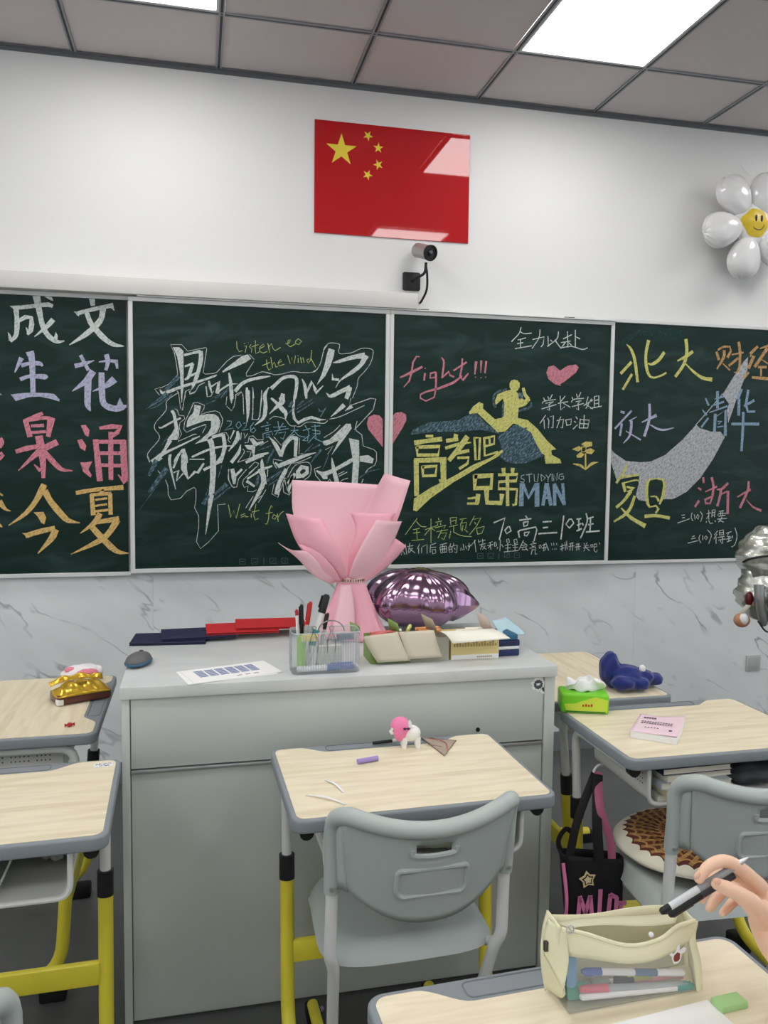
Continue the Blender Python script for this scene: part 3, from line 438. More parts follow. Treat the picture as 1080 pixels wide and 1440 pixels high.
  '15553,15937,63,15890,15942,63|15013,15606,105,15641,15716,105,16316,15807,106|15120,15406,84,16237,15461,85,16168,15046,85,15147,15035,84,15120,15406,84|15088,14760,126,15133,13138,126|15025,14780,105,16546,14834,117|16418,14853,149,16456,13875,128,16265,13813,96|15407,14479,80,16104,14525,81,16048,14077,81,15435,14053,80,15407,14500,80|16573,15730,96,17126,15819,86|17037,16022,107,16978,15756,96|16536,15384,75,17259,15597,75,17796,15666,26|17597,15929,129,17178,15351,129,16717,14816,107|17096,15146,86,17696,15276,76|17143,14922,64,17703,14948,65,17643,14660,65,17239,14411,65|17965,15893,56,18246,15898,56,18225,14850,57,18051,14828,56,17964,15914,56|18464,15881,57,18985,15991,57,18972,15621,57,18516,15491,57|18724,15926,52,18753,15618,52|18463,15901,57,18504,15038,57,19178,15231,57|18044,14044,125,18900,14096,127,18862,13498,127,18031,13473,125,18043,14092,125|18213,13163,113,18171,12780,101|17690,12972,40,18166,13019,63|17670,12734,50,18222,12732,63|18638,13354,126,18675,12779,127,19387,12753,128,19429,13162,115|19476,14434,102,19507,14195,76|19961,14438,102,19941,14197,77|19229,14122,71,20224,14151,72,20155,13838,72,19262,13786,71,19244,13450,71,20216,13428,72,20158,12679,72,20004,12655,62|19686,14172,89,19738,12632,90',
  '15009,12976,15845,13505,16945,14040,17969,14622,18833,14959,19373,15337,19441,15255,19183,15004,18404,14584,16950,13754,15853,13015,15145,12364,14975,12426'),
 ('C', 'chalk_writing', 'palewhite', 'thin pale chalk capital letters', 0.9,
  '20559,14129,23,20406,14080,23,20409,13959,23,20591,13887,23,20543,13766,23,20362,13790,23|20663,14129,23,20972,14179,23|20817,14154,23,20853,13767,23|21076,14155,23,21111,13817,23,21268,13793,23,21309,14181,23|21440,14157,23,21475,13818,23,21679,13989,24,21440,14157,23|21701,14135,24,21836,13989,24,21962,14185,24|21836,13989,24,21815,13795,24|22030,14185,24,22040,13835,24|22129,13845,24,22104,14161,24,22286,13870,24,22301,14235,24|22619,14188,24,22435,14163,24,22388,13968,24,22522,13895,24,22652,13944,24,22649,14066,24,22517,14066,24',
  ''),
 ('C', 'chalk_lettering', 'blue', 'thick blue chalk capital letters', 0.8,
  '20442,13694,108,20443,12629,116|20494,13670,98,20821,13017,98,21193,13672,99|21244,13696,125,21273,12602,125|21740,13697,99,21585,12650,92|21766,13697,99,22005,12649,92|21654,13016,65,21916,13015,66|22160,13674,92,22215,12648,92|22160,13674,92,22715,12720,93|22607,13700,79,22717,12671,79',
  ''),
 ('C', 'chalk_writing', 'lime', 'thin yellow-green chalk characters in the lower left', 0.9,
  '15175,12034,19,14604,11262,19|15129,11893,19,15376,11655,20,15621,11629,20|14989,11493,19,15304,11561,20|15159,11515,19,15190,11042,20|14991,11328,19,15332,11372,20|14923,10975,19,15532,11028,20|15860,12006,20,15879,10843,20|15574,11488,20,16209,11695,20|15843,11556,20,15554,11227,20|15892,11556,20,16066,11435,20|16228,12051,20,16254,11956,20|16084,11838,20,16403,11907,20|16183,11790,20,16209,11695,20|16355,11836,20,16332,11718,20|16064,11578,20,16605,11692,20,16508,11550,20|16141,11387,20,16708,11476,20|16410,11479,20,16220,11077,20|16364,11313,20,16661,11334,20,16518,11002,20,16393,11075,20|16821,12047,20,16852,11713,20|16821,12047,20,17144,12069,20,17100,11759,20|16849,11880,20,17097,11926,20|16779,11619,20,17200,11710,20|17003,11640,20,17008,11354,20|16858,11403,20,16789,11070,20|17008,11354,20,17410,11182,20,17913,11128,20|17295,11972,20,17644,12017,20|17445,11947,20,17374,11780,20|17349,11781,20,17380,11446,20|17374,11780,20,17648,11826,20,17604,11539,20|17476,11684,20,17431,11397,20|17554,11492,20,17708,11347,20|18043,12135,20,17801,11681,20|17996,11967,20,18373,12037,20,18154,11630,20,17810,11225,20|18050,11823,20,18127,11726,20|18156,11534,20,18212,11269,20|18182,11534,20,18559,11626,20,18439,11291,20,18213,11245,20',
  ''),
 ('C', 'chalk_writing', 'white', 'white chalk class name at the lower right', 0.9,
  '19034,11791,35,19607,12022,35,19474,11502,35,19342,10955,35|19763,11582,35,19621,11418,35,19713,11252,35,19942,11388,35,19850,11608,35,19763,11582,35|20685,12125,35,20776,11987,35|20368,11907,35,20983,11985,35|20576,11795,35,20839,11848,35,20785,11655,35,20610,11602,35,20576,11795,35|20294,11329,35,20409,11410,35,21230,11568,35,21293,11429,36,21159,10876,36|20324,11328,35,20389,11052,35|20647,11297,35,20911,11322,35,20769,11130,35,20651,11159,35,20647,11297,35|21608,11814,36,22054,11839,36|21616,11526,36,21872,11546,36|21387,11234,36,22369,11279,36|22705,12113,36,22589,10941,36|23011,11943,36,22838,11693,36,23024,11496,36,23258,11746,36,23131,11942,36,23011,11943,36|23404,11941,36,23645,11967,36|23525,11940,36,23543,11351,36|23443,11632,36,23653,11714,36|23422,11352,36,23692,11461,36|23713,11742,36,23778,11629,37|23911,12218,37,23985,11796,37,23646,10984,37|24041,11964,37,24313,12047,37|24163,11963,37,24153,11344,37|24051,11655,37,24324,11709,37|23941,11290,37,24674,11339,37',
  ''),
 ('C', 'chalk_writing', 'white', 'row of small white chalk characters along the bottom', 0.9,
  '14423,10297,19,14493,10532,19,14593,10318,19|14610,10814,19,14690,10316,19|14709,10694,19,15000,10737,19|14828,10858,19,14761,10433,19|14807,10598,19,14977,10619,19,14786,10386,19|14832,10574,19,15102,10380,20|15316,10804,20,15197,10568,20|15270,10615,20,15274,10354,20|15416,10636,20,15420,10375,20|15464,10683,20,15684,10775,20,15690,10347,20|16125,10840,20,15856,10749,20,15837,10392,20|15882,10629,20,16128,10650,20|15933,10533,20,15961,10319,20,16133,10363,20,16106,10531,20,15934,10510,20|16324,10742,20,16669,10833,20|16472,10788,20,16449,10669,20|16326,10647,20,16380,10359,20,16677,10402,20,16647,10690,20,16326,10647,20|16450,10621,20,16479,10406,20|16549,10643,20,16578,10404,20|16377,10527,20,16649,10570,20|16869,10806,20,16821,10687,20|16772,10640,20,16802,10376,20,16951,10398,20,16921,10662,20,16772,10640,20|16799,10520,20,16923,10542,20|17018,10828,20,16971,10637,20|16995,10709,20,17194,10730,20,17176,10346,20,17075,10396,20|17047,10588,20,17098,10515,20|17493,10773,20,17549,10484,20,17448,10510,20|17396,10607,20,17374,10463,20|17620,10676,20,17674,10531,20|17793,10817,20,17798,10577,20,17750,10457,20|17746,10698,20,17762,10650,20|17871,10720,20,17822,10625,20|17896,10696,20,18118,10957,20|18067,10958,20,18155,10379,20|18269,10980,20,18298,10810,20|18271,10883,20,18422,10905,20|18471,11001,20,18500,10832,20|18472,10929,20,18624,10951,20|18325,10714,20,18628,10782,20|18475,10808,20,18380,10496,20|18453,10639,20,18630,10685,20,18482,10494,20|18530,10590,20,18684,10505,20|18805,10804,20,18981,10874,20|18731,10684,20,19036,10728,20|18881,10827,20,18914,10487,20|18884,10682,20,18785,10562,20|19085,10824,20,19114,10630,20,19216,10653,20,19161,10847,20,19085,10824,20|19400,10954,20,19384,10404,20|19263,10599,20,19236,10516,20|19463,10733,20,19554,10594,20|19719,10977,20,19753,10784,20,19869,10810,20,19835,11003,20,19719,10977,20|19639,10676,20,19958,10726,20|19782,10784,20,19792,10370,20|19671,10537,20,19933,10561,20|19588,10357,20,19966,10395,20|20099,10945,20,20133,10768,20,20278,10805,21,20244,10987,21,20099,10945,20|20018,10670,20,20309,10732,21|20162,10779,20,20171,10392,21|20050,10559,20,20313,10583,21|19967,10384,20,20335,10417,21|20598,10911,21,20375,10444,21|20571,10828,21,20811,10659,21|20487,10663,21,20722,10688,21|20460,10553,21,20783,10604,21|20607,10579,21,20522,10441,21,20816,10465,21|20725,10549,21,20847,10409,21|21071,10849,21,21162,10793,21|20957,10712,21,21281,10763,21|21046,10683,21,21078,10599,21,21225,10625,21|20932,10518,21,21256,10569,21,21259,10486,21|21082,10461,21,21029,10211,21|21082,10433,21,21230,10458,21,21236,10208,21,21325,10234,21|21432,10650,21,21448,10511,21,21554,10537,21,21521,10677,21,21432,10650,21|21611,10647,21,21788,10701,21|21698,10730,21,21678,10368,21|21585,10509,21,21762,10562,21|21785,10784,21,21946,10391,21|21821,10589,21,21737,10395,21|22085,10752,21,22106,10640,21|22204,10762,21,22226,10639,21|22354,10760,21,22375,10664,21|22153,10461,21,22178,10449,21|22243,10459,21,22268,10447,21|22332,10469,21,22358,10457,21|22570,10578,21,22749,10631,21|22656,10716,21,22666,10352,21|22574,10438,21,22752,10519,21|22804,10798,21,22847,10377,21|22779,10631,21,22928,10685,21|22893,10853,21,22935,10432,21|23048,10711,21,23258,10764,21|23022,10571,21,23323,10612,21|23121,10710,21,23088,10373,21|23217,10737,21,23228,10371,21|23412,10678,21,23593,10715,21|23356,10538,21,23659,10573,21|23473,10677,21,23452,10368,21|23563,10704,21,23573,10394,21|23837,10728,21,23888,10660,21|24019,10754,21,23960,10670,21|23841,10587,21,24084,10623,21|23814,10492,21,24148,10526,21|23962,10614,21,23849,10333,21|23966,10501,21,24155,10340,21|24206,10639,21,24228,10525,21,24332,10541,21,24310,10654,21,24206,10639,21|24389,10664,21,24542,10690,22,24546,10549,22,24406,10523,21|24389,10664,21,24413,10324,22,24525,10266,22,24583,10378,22|24694,10745,22,24715,10660,22',
  ''),
 ('C', 'printed_mark', 'dim', 'row of faint square icons printed near the lower edge', 0.6,
  '18232,10305,25,18511,10300,25,18516,10058,25,18237,10063,25,18232,10305,25|18765,10296,25,19045,10291,26,19051,10049,26,18770,10054,25,18765,10296,25|19327,10287,26,19333,10019,26|18311,10183,25,18437,10181,25|18845,10125,25,18973,10123,26|19618,10318,26,19881,10313,26,19887,10065,26,19624,10069,26,19618,10318,26|20144,10309,26,20408,10305,26,20414,10055,26,20150,10060,26,20144,10309,26|19681,10124,26,19824,10259,26|20234,10197,26,20352,10195,26',
  ''),
 ('D', 'chalk_drawing', 'greywhite', 'white chalk crescent moon swooping across the board', 0.78,
  '30054,16729,31,30687,17399,31,31559,18371,31',
  '25271,15498,25556,15215,26162,14863,26962,14798,27563,14839,28359,15174,29346,15987,30094,16766,30308,16587,30981,16416,31524,16425,31790,16135,31170,15019,30464,14017,29667,13278,29062,12983,28860,12910,28369,12911,28433,13350,28334,13789,28041,14007,27637,13968,27447,13677,27400,12803,26954,12877,26786,13095,26923,13712,26948,14110,26036,13962,25682,13888,25335,14784|31560,18335,32107,19192,32737,20092,32980,20320,32970,19660,32823,19215,32560,18546,32335,17951,31965,16875,31850,17535,31960,17868'),
 ('D', 'chalk_writing', 'yellow', 'thick yellow chalk characters at the upper left', 0.9,
  '26001,20677,23,26241,20457,70,26471,19924,82,26675,18841,82|26288,19813,70,25729,19230,69|26334,19208,70,25873,18440,65|27206,20914,94,27087,20323,82,27110,19737,82,27270,19238,71,27560,19079,52,28028,19221,47,28261,19355,43|28101,20363,83,27808,19973,83,27439,19749,71,27226,19783,28|29313,21066,84,29388,20455,91,29247,19813,84,28793,19182,77|28880,19969,36,29327,20198,84,29725,20468,84|29281,19895,20,29811,19463,64,30338,19163,82,30885,19090,104',
  ''),
 ('D', 'chalk_writing', 'lilac', 'pale lilac chalk characters at the left', 0.9,
  '25797,17326,58,25984,17288,58|26378,17382,47,25501,16479,46|25865,16718,65,25793,16126,51|26693,17093,19,26279,16873,35|26396,16876,66,26389,16432,66,26308,16092,59,25993,15749,19|26111,16363,19,26949,15932,42|27376,17743,71,27404,17002,76,27154,16127,76|26986,16824,28,27777,17180,83|27463,16706,24,27899,16501,52,28330,16466,48,28806,16581,14',
  ''),
 ('D', 'chalk_writing', 'tan', 'tan chalk characters at the upper right', 0.75,
  '31105,20504,73,31252,20124,73|31177,20620,47,31507,20792,52,31872,20806,57,31935,20582,65,31767,20257,78|31543,20589,83,31533,20248,78,31171,19645,42|31496,19929,31,31930,19602,47|31996,20402,31,32673,20542,47|32384,21055,73,32490,20512,74,32497,19827,74,32355,19502,53,32171,19496,21|32372,20234,66,31866,19828,65|33504,20872,74,33098,20490,74|33104,20375,66,33316,20383,93,33029,19754,93|33041,19525,66,32790,19241,66|33668,20787,32,34141,20943,67|34094,20804,94,33397,19836,80|33749,20239,27,34411,19894,40|33611,19820,67,34091,19837,67|33776,19734,53,33795,19365,53|33266,19279,66,34446,19224,94|34141,20943,67,34357,20906,54',
  ''),
 ('D', 'chalk_writing', 'blue', 'blue chalk characters over the crescent', 0.9,
  '30767,17104,57,30399,16639,52|31250,18486,73,31290,17641,73|31112,18094,31,31627,18245,58|30921,17724,31,31640,17970,58|30832,17402,26,31861,17747,52|31174,17318,83,31162,16447,78|31283,17229,31,31765,17561,66,31817,16227,92|31322,16955,31,31583,16960,39,31380,16818,31|31309,16656,31,31674,16709,37|32661,18640,79,32474,18130,74|32538,18131,84,32557,17302,79|33060,18606,74,32964,17865,74,33089,17499,66,33515,17508,59|33433,18085,75,32863,17771,58|32168,16833,74,33789,16864,75|32826,17447,74,32840,16614,80,32818,15454,74|30566,18126,31,30763,17766,65|30411,17530,21,30656,17261,65',
  ''),
 ('D', 'chalk_writing', 'yellow', 'thick yellow chalk characters at the lower left', 0.9,
  '26213,14671,49,26051,14270,62,25674,13748,66|26015,14050,55,26897,14154,56|26048,13749,88,26174,13308,77|26114,13750,33,26774,13892,44,26955,13792,27|26254,13549,44,26612,13469,122,26353,13268,89|26484,13308,89,26103,12826,77,25718,12505,77|26715,13067,78,26514,12502,89,26217,12140,89,25611,11781,48|25984,12464,35,26533,11977,89,27354,11544,112|27444,13875,85,27373,13390,90,27467,12701,79,27632,12498,36|27487,13915,56,27889,13978,34,28297,13919,56,28399,13635,91,28331,13066,91,28144,12659,45|27610,13046,27,27925,13045,45,28092,12822,68|27542,12498,27,27944,12578,45,28086,12415,68,27958,12212,68|27335,12032,90,27964,12069,79,28740,11942,91',
  ''),
 ('D', 'chalk_writing', 'rose', 'pink-red chalk characters at the lower right', 0.9,
  '30610,14030,70,30647,13763,55|30333,13496,30,30513,13407,55|30413,12828,75,30201,12516,55|31113,14033,71,31235,13587,71,31205,13139,71|30769,13296,30,31438,13565,56|31257,13095,40,30763,12872,63,30821,12693,63,31074,12692,56,31209,13050,51|32090,13745,64,31748,13453,71,31445,13408,30|31699,13408,71,31619,12960,71,31510,12556,71|31661,13139,30,32060,13319,51|32111,13319,77,32141,12148,77|33317,13839,65,33290,13365,72,32870,12461,72|32688,13026,36,33442,13410,72|33237,12868,21,33644,12504,47,34149,12297,78',
  ''),
 ('D', 'chalk_writing', 'white', 'two lines of small white chalk writing at the bottom', 0.9,
  '29422,12074,25,29620,12095,25|29478,11940,25,29626,11962,25|29216,11675,25,29903,11893,25|30040,12204,25,29999,11982,25,30108,11780,25|30169,12114,25,30230,11868,25|30369,12113,25,30300,11980,25,30405,11867,25,30459,12023,25,30369,12113,25|30513,12269,25,30648,12067,25,30562,11732,25|30896,12155,25,31147,12199,25|31014,12334,25,31037,11840,25|30908,11886,25,31026,12065,25|31216,12333,25,31208,11974,25|31216,12333,25,31393,12355,25,31360,11973,25|31223,12198,25,31374,12220,25|31229,12064,25,31380,12085,25|30914,11751,25,30892,11684,25|31039,11795,25,31122,11637,25,31298,11658,25|31393,11793,25,31447,11725,25|31626,12264,25,31904,12307,26|31559,12062,25,31605,12151,25,32038,12171,26,31992,12059,26,31612,12016,25|31728,12241,25,31738,12038,25|31829,12263,25,31839,12060,25|31543,11859,25,32102,11900,26|31818,11970,25,31626,11701,25|31699,11790,25,31932,11699,26|30094,10952,25,30243,10995,25|29858,10619,25,30455,10746,25|30049,10841,25,30298,10882,25|30567,11059,25,30500,10857,25,30611,10631,25|30720,11012,25,30731,10765,25|30898,10988,25,30827,10876,25,30933,10785,25,31004,10896,25,30898,10988,25|30985,11301,25,31226,11029,25,31094,10580,25|31597,11250,25,31403,11027,25|31554,11070,25,31387,10824,25|31509,10935,25,31526,10574,25|31698,11249,25,31709,11023,26,31963,11043,26,31926,11292,26,31698,11249,25|31729,11136,26,31932,11156,26|31613,10889,25,32019,10952,26|31671,10753,26,32076,10815,26|31892,10931,26,31909,10568,26,31830,10615,26|31775,10706,26,31802,10660,26|32114,11109,26,32417,11197,26|32242,11108,26,32174,10927,26,32378,10948,26|32129,10792,26,32432,10879,26|32275,10949,26,32287,10699,26|32186,10655,26,32439,10743,26|32478,10992,26,32511,10855,26|32613,11399,26,32763,10966,26,32656,10513,26,32456,10379,26',
  ''),
 ('D', 'chalk_smear', 'dim', 'faint grey smears of wiped chalk', 0.15,
  '25768,20730,139,26537,21261,140,27380,21256,141|27760,21189,189,28416,21385,214,29186,21250,215',
  ''),
]

def build_chalk():
    cnt = {}
    for bd, nm, colr, lab, fill, st, po in CHALK:
        root = BRD[bd]; yb = -.056 if bd in 'BC' else -.030
        k = cnt.get(bd, 0); cnt[bd] = k + 1
        vs = []; fs = []; yy = yb - .0004 - .00025 * k
        n = 0
        for s in (st.split('|') if st else []):
            v = [int(a) / 1e4 for a in s.split(',')]; P = [(v[i], v[i + 1], v[i + 2]) for i in range(0, len(v), 3)]
            def turn(a, b, c):
                u_ = (b[0] - a[0], b[1] - a[1]); v_ = (c[0] - b[0], c[1] - b[1]); return abs(math.degrees(math.atan2(u_[0] * v_[1] - u_[1] * v_[0], u_[0] * v_[0] + u_[1] * v_[1])))
            if max(p[2] for p in P) < .0035: P = [(p[0], p[1], p[2] * .82) for p in P]
            if len(P) > 2 and max(turn(P[i - 1], P[i], P[i + 1]) for i in range(1, len(P) - 1)) < 62:
                Q = bez([(p[0], p[1], p[2]) for p in P], 3); P = [(q.x, q.y, max(q.z, .0005)) for q in Q]
            n += 1; y = yy - (n % 7) * .00002; k0 = len(vs); m = len(P); jt = random.Random(n)
            for i, p in enumerate(P):
                a = P[max(i - 1, 0)]; b = P[min(i + 1, m - 1)]; dx, dz = b[0] - a[0], b[1] - a[1]; L = math.hypot(dx, dz) or 1
                ww = p[2] * jt.uniform(.93, 1.08)
                nx, nz = -dz / L * ww, dx / L * ww
                ex = 0
                if i == 0: ex = -p[2] * .3
                elif i == m - 1: ex = p[2] * .3
                px, pz = p[0] + dx / L * ex, p[1] + dz / L * ex
                vs += [(px + nx, y, pz + nz), (px - nx, y, pz - nz)]
            fs += [(k0 + 2 * i, k0 + 2 * i + 1, k0 + 2 * i + 3, k0 + 2 * i + 2) for i in range(m - 1)]
        for s in (po.split('|') if po else []):
            v = [int(a) / 1e4 for a in s.split(',')]; k0 = len(vs); n += 1
            vs += [(v[i], yy - .0002, v[i + 1]) for i in range(0, len(v), 2)]; fs.append(tuple(range(k0, len(vs))))
        me = bpy.data.meshes.new(nm); L0 = root.location
        me.from_pydata([(a - L0.x, b - L0.y, c - L0.z) for a, b, c in vs], [], fs); me.materials.append(chalk_mat(colr, CHC[colr], fill))
        o = bpy.data.objects.new(nm, me); C.objects.link(o); o.parent = root; o['label'] = lab
        if nm in ('chalk_smear', 'printed_mark', 'chalk_writing'): o['kind'] = 'stuff'
build_chalk()
# rail box above the left part of the boards, clips above the right part
r = MB().box((-1.6, -.085, 2.178), (1.50, -.0002, 2.250)).build('board_top_box', mat('cream_white_box', rgb(214, 212, 208), .5), bevel=.004)
tag(r, 'long cream-white metal box above the left chalkboards', 'rail')
r = MB().box((.25, -.075, 2.172), (2.52, -.0002, 2.1775)).build('sliding_rail', white_metal, smooth=0, bevel=.001); tag(r, 'thin white sliding rail along the top of the middle chalkboards', 'rail')
for x, lab in ((1.56, 'small dark-ended white clip above the seam between the middle chalkboards'), (2.30, 'small dark-ended white clip above the runner chalkboard near its right end')):
    r = empty('rail_clip', (x, -.05, 2.178), 0, lab, 'clip', 'clips on the board rail')
    MB().box((0, -.012, 0), (.10, .012, .010)).build('clip_body', white_metal, r, bevel=.002)
    MB().box((-.05, -.008, 0), (0, .008, .006)).build('clip_end', dark, r, bevel=.001)
# flag print on the wall
fl = empty('flag', (1.0253 + .3695, -.006, 2.51), 0, 'glossy red flag with five yellow stars fixed high on the wall', 'flag')
fx, fz, fw_, fh_ = 1.0253, 3.1845 - .1707, .7389, .5009
flag_m = mat('glossy_red_print', rgb(178, 18, 24), .6, coat=1.0, spec=.1); flag_m.node_tree.nodes['Principled BSDF'].inputs['Coat Roughness'].default_value = .03
MB().box((-fw_ / 2, -.001, fz - fh_ - 2.51), (fw_ / 2, .0055, fz - 2.51)).build('flag_sheet', flag_m, fl, smooth=0, bevel=.0008, segs=1)
star_m = mat('yellow_star_print', rgb(232, 208, 60), .5, coat=.6)
def star(cx, cz, r, rot):
    p = []
    for i in range(10):
        a = rad(90 + 36 * i) + rot; q = r if i % 2 == 0 else r * .382
        p.append((cx + q * cos(a), cz + q * sin(a)))
    b = MB(); b.prism(p, -.0018, -.001, 'y'); return b
x0 = -fw_ / 2; zt = fz - 2.51
u = fw_ / 30
star(x0 + 5 * u, zt - 5 * fh_ / 20, 3 * u, 0).build('star', star_m, fl, smooth=0)
for gx, gz in ((10, 2), (12, 4), (12, 7), (10, 9)):
    a = math.atan2(-(5 - gz), (5 - gx))
    star(x0 + gx * u, zt - gz * fh_ / 20, u, a + pi / 2 * 0 + rad(90) * 0 + a * 0 + (a - pi / 2)).build('star', star_m, fl, smooth=0)
# webcam
r = empty('wall_camera', (1.487, 0, 2.318), 0, 'small grey cylindrical camera on a black wall bracket below the flag', 'camera')
MB().prism(rrect(-.042, -.042, .042, .042, .008), -.014, 0, 'y').build('mounting_plate', dark, r, bevel=.002)
MB().tube(bez([(0, -.012, 0), (.02, -.05, .012), (.045, -.075, .03), (.05, -.08, .075)], 4), .0065, 8).build('bracket_arm', dark, r)
ax = Vector((.33, -.90, -.30)).normalized(); M = ax.to_track_quat('Z', 'Y').to_matrix()
cc = Vector((.040, -.10, .118))
MB().lathe([(.0, -.075), (.028, -.074), (.033, -.066), (.033, .035), (.032, .036)], cc, 28, M).build('camera_body', mat('camera_grey', rgb(170, 168, 166), .4, metal=.3), r)
MB().lathe([(.032, .0361), (.036, .037), (.036, .046), (.030, .047), (.027, .040), (0, .040)], cc, 28, M).build('lens_ring', dark, r)
MB().lathe([(.014, .0405), (.013, .045), (.0, .048)], cc, 20, M).build('lens', mat('lens_glass', rgb(15, 18, 30), .05, coat=1), r)
MB().tube(bez([(.050, -.075, .07), (.062, -.06, .02), (.066, -.04, -.04), (.050, -.02, -.085), (.040, -.012, -.10)], 5), .0055, 8).build('cable', dark, r)
# wall socket
r = empty('wall_socket', (3.42, -.013, .404), 0, 'square grey-white wall socket plate low on the tiles at the right', 'socket')
MB().prism(rrect(-.043, -.043, .043, .043, .004), -.008, 0, 'y').build('face_plate', mat('socket_grey', rgb(190, 192, 190), .4), r, bevel=.0015)
MB().prism(rrect(-.032, -.032, .032, .032, .003), -.010, -.008, 'y').build('insert', mat('socket_grey2', rgb(178, 180, 178), .4), r, bevel=.0008)
# ------------------------------------------------------------------ teacher's podium
pod = empty('podium', (.9, -1.35, 0), 0, 'wide grey steel podium in front of the chalkboards', 'podium')
PX0, PX1, PY0, PY1 = .304 - .9, 1.503 - .9, -1.66 + 1.35, -1.05 + 1.35
MB().box((PX0, PY0, .878), (PX1, PY1, .910)).build('top_slab', podium_top, pod, bevel=.003)
MB().box((PX0 + .012, PY0 + .03, .0), (PX1 - .012, PY1 - .01, .878)).build('carcass', podium_m, pod, smooth=0)
MB().box((PX0 + .004, PY0 + .008, .0), (PX0 + .024, PY0 + .05, .878)).build('side_post', podium_m, pod, bevel=.002)
MB().box((PX1 - .036, PY0 + .008, .0), (PX1 - .004, PY0 + .05, .878)).build('side_post', podium_m, pod, bevel=.002)
MB().box((PX0 + .026, PY0 + .012, .692), (PX1 - .038, PY0 + .03, .876)).build('upper_panel', podium_m, pod, bevel=.002)
MB().box((PX0 + .026, PY0 + .014, .012), (PX1 - .038, PY0 + .03, .682)).build('lower_door', podium_low, pod, bevel=.002)
MB().box((PX0 + .026, PY0 + .006, .682), (PX1 - .038, PY0 + .03, .689)).build('door_edge_strip', alu, pod, bevel=.001)
MB().lathe([(.006, 0), (.006, .003), (.0, .004)], (1.268 - .9, PY0 + .012, .735), 14, Matrix.Rotation(rad(90), 3, 'X')).build('lock', dark, pod)
stick_w = mat('sticker_white', rgb(230, 230, 228), .5); ink = mat('sticker_ink', rgb(70, 76, 80), .6)
def blob_pts(cx, cz, r, n, amp, freq, ph=0):
    return [(cx + r * (1 + amp * sin(freq * 2 * pi * i / n + ph)) * cos(2 * pi * i / n), cz + r * (1 + amp * sin(freq * 2 * pi * i / n + ph)) * sin(2 * pi * i / n)) for i in range(n)]
yf = PY0 + .012
s = MB().prism(blob_pts(.548, .856, .020, 40, .13, 7), yf - .0006, yf - .0001, 'y').build('round_sticker', stick_w, pod, smooth=0); s['label'] = 'white scalloped sticker with a grey furry shape'
MB().prism(blob_pts(.548, .855, .0135, 44, .10, 11), yf - .001, yf - .0006, 'y').build('sticker_print', ink, s, smooth=0)
MB().prism([(.541, .858), (.555, .859), (.553, .853), (.543, .852)], yf - .0014, yf - .001, 'y').build('sticker_print', stick_w, s, smooth=0)
s = MB().prism(blob_pts(.5655, .836, .010, 24, .12, 4), yf - .0006, yf - .0001, 'y').build('round_sticker', stick_w, pod, smooth=0); s['label'] = 'small white sticker with a tiny dark print'
MB().prism(blob_pts(.5655, .838, .0045, 16, .1, 3), yf - .001, yf - .0006, 'y').build('sticker_print', ink, s, smooth=0)
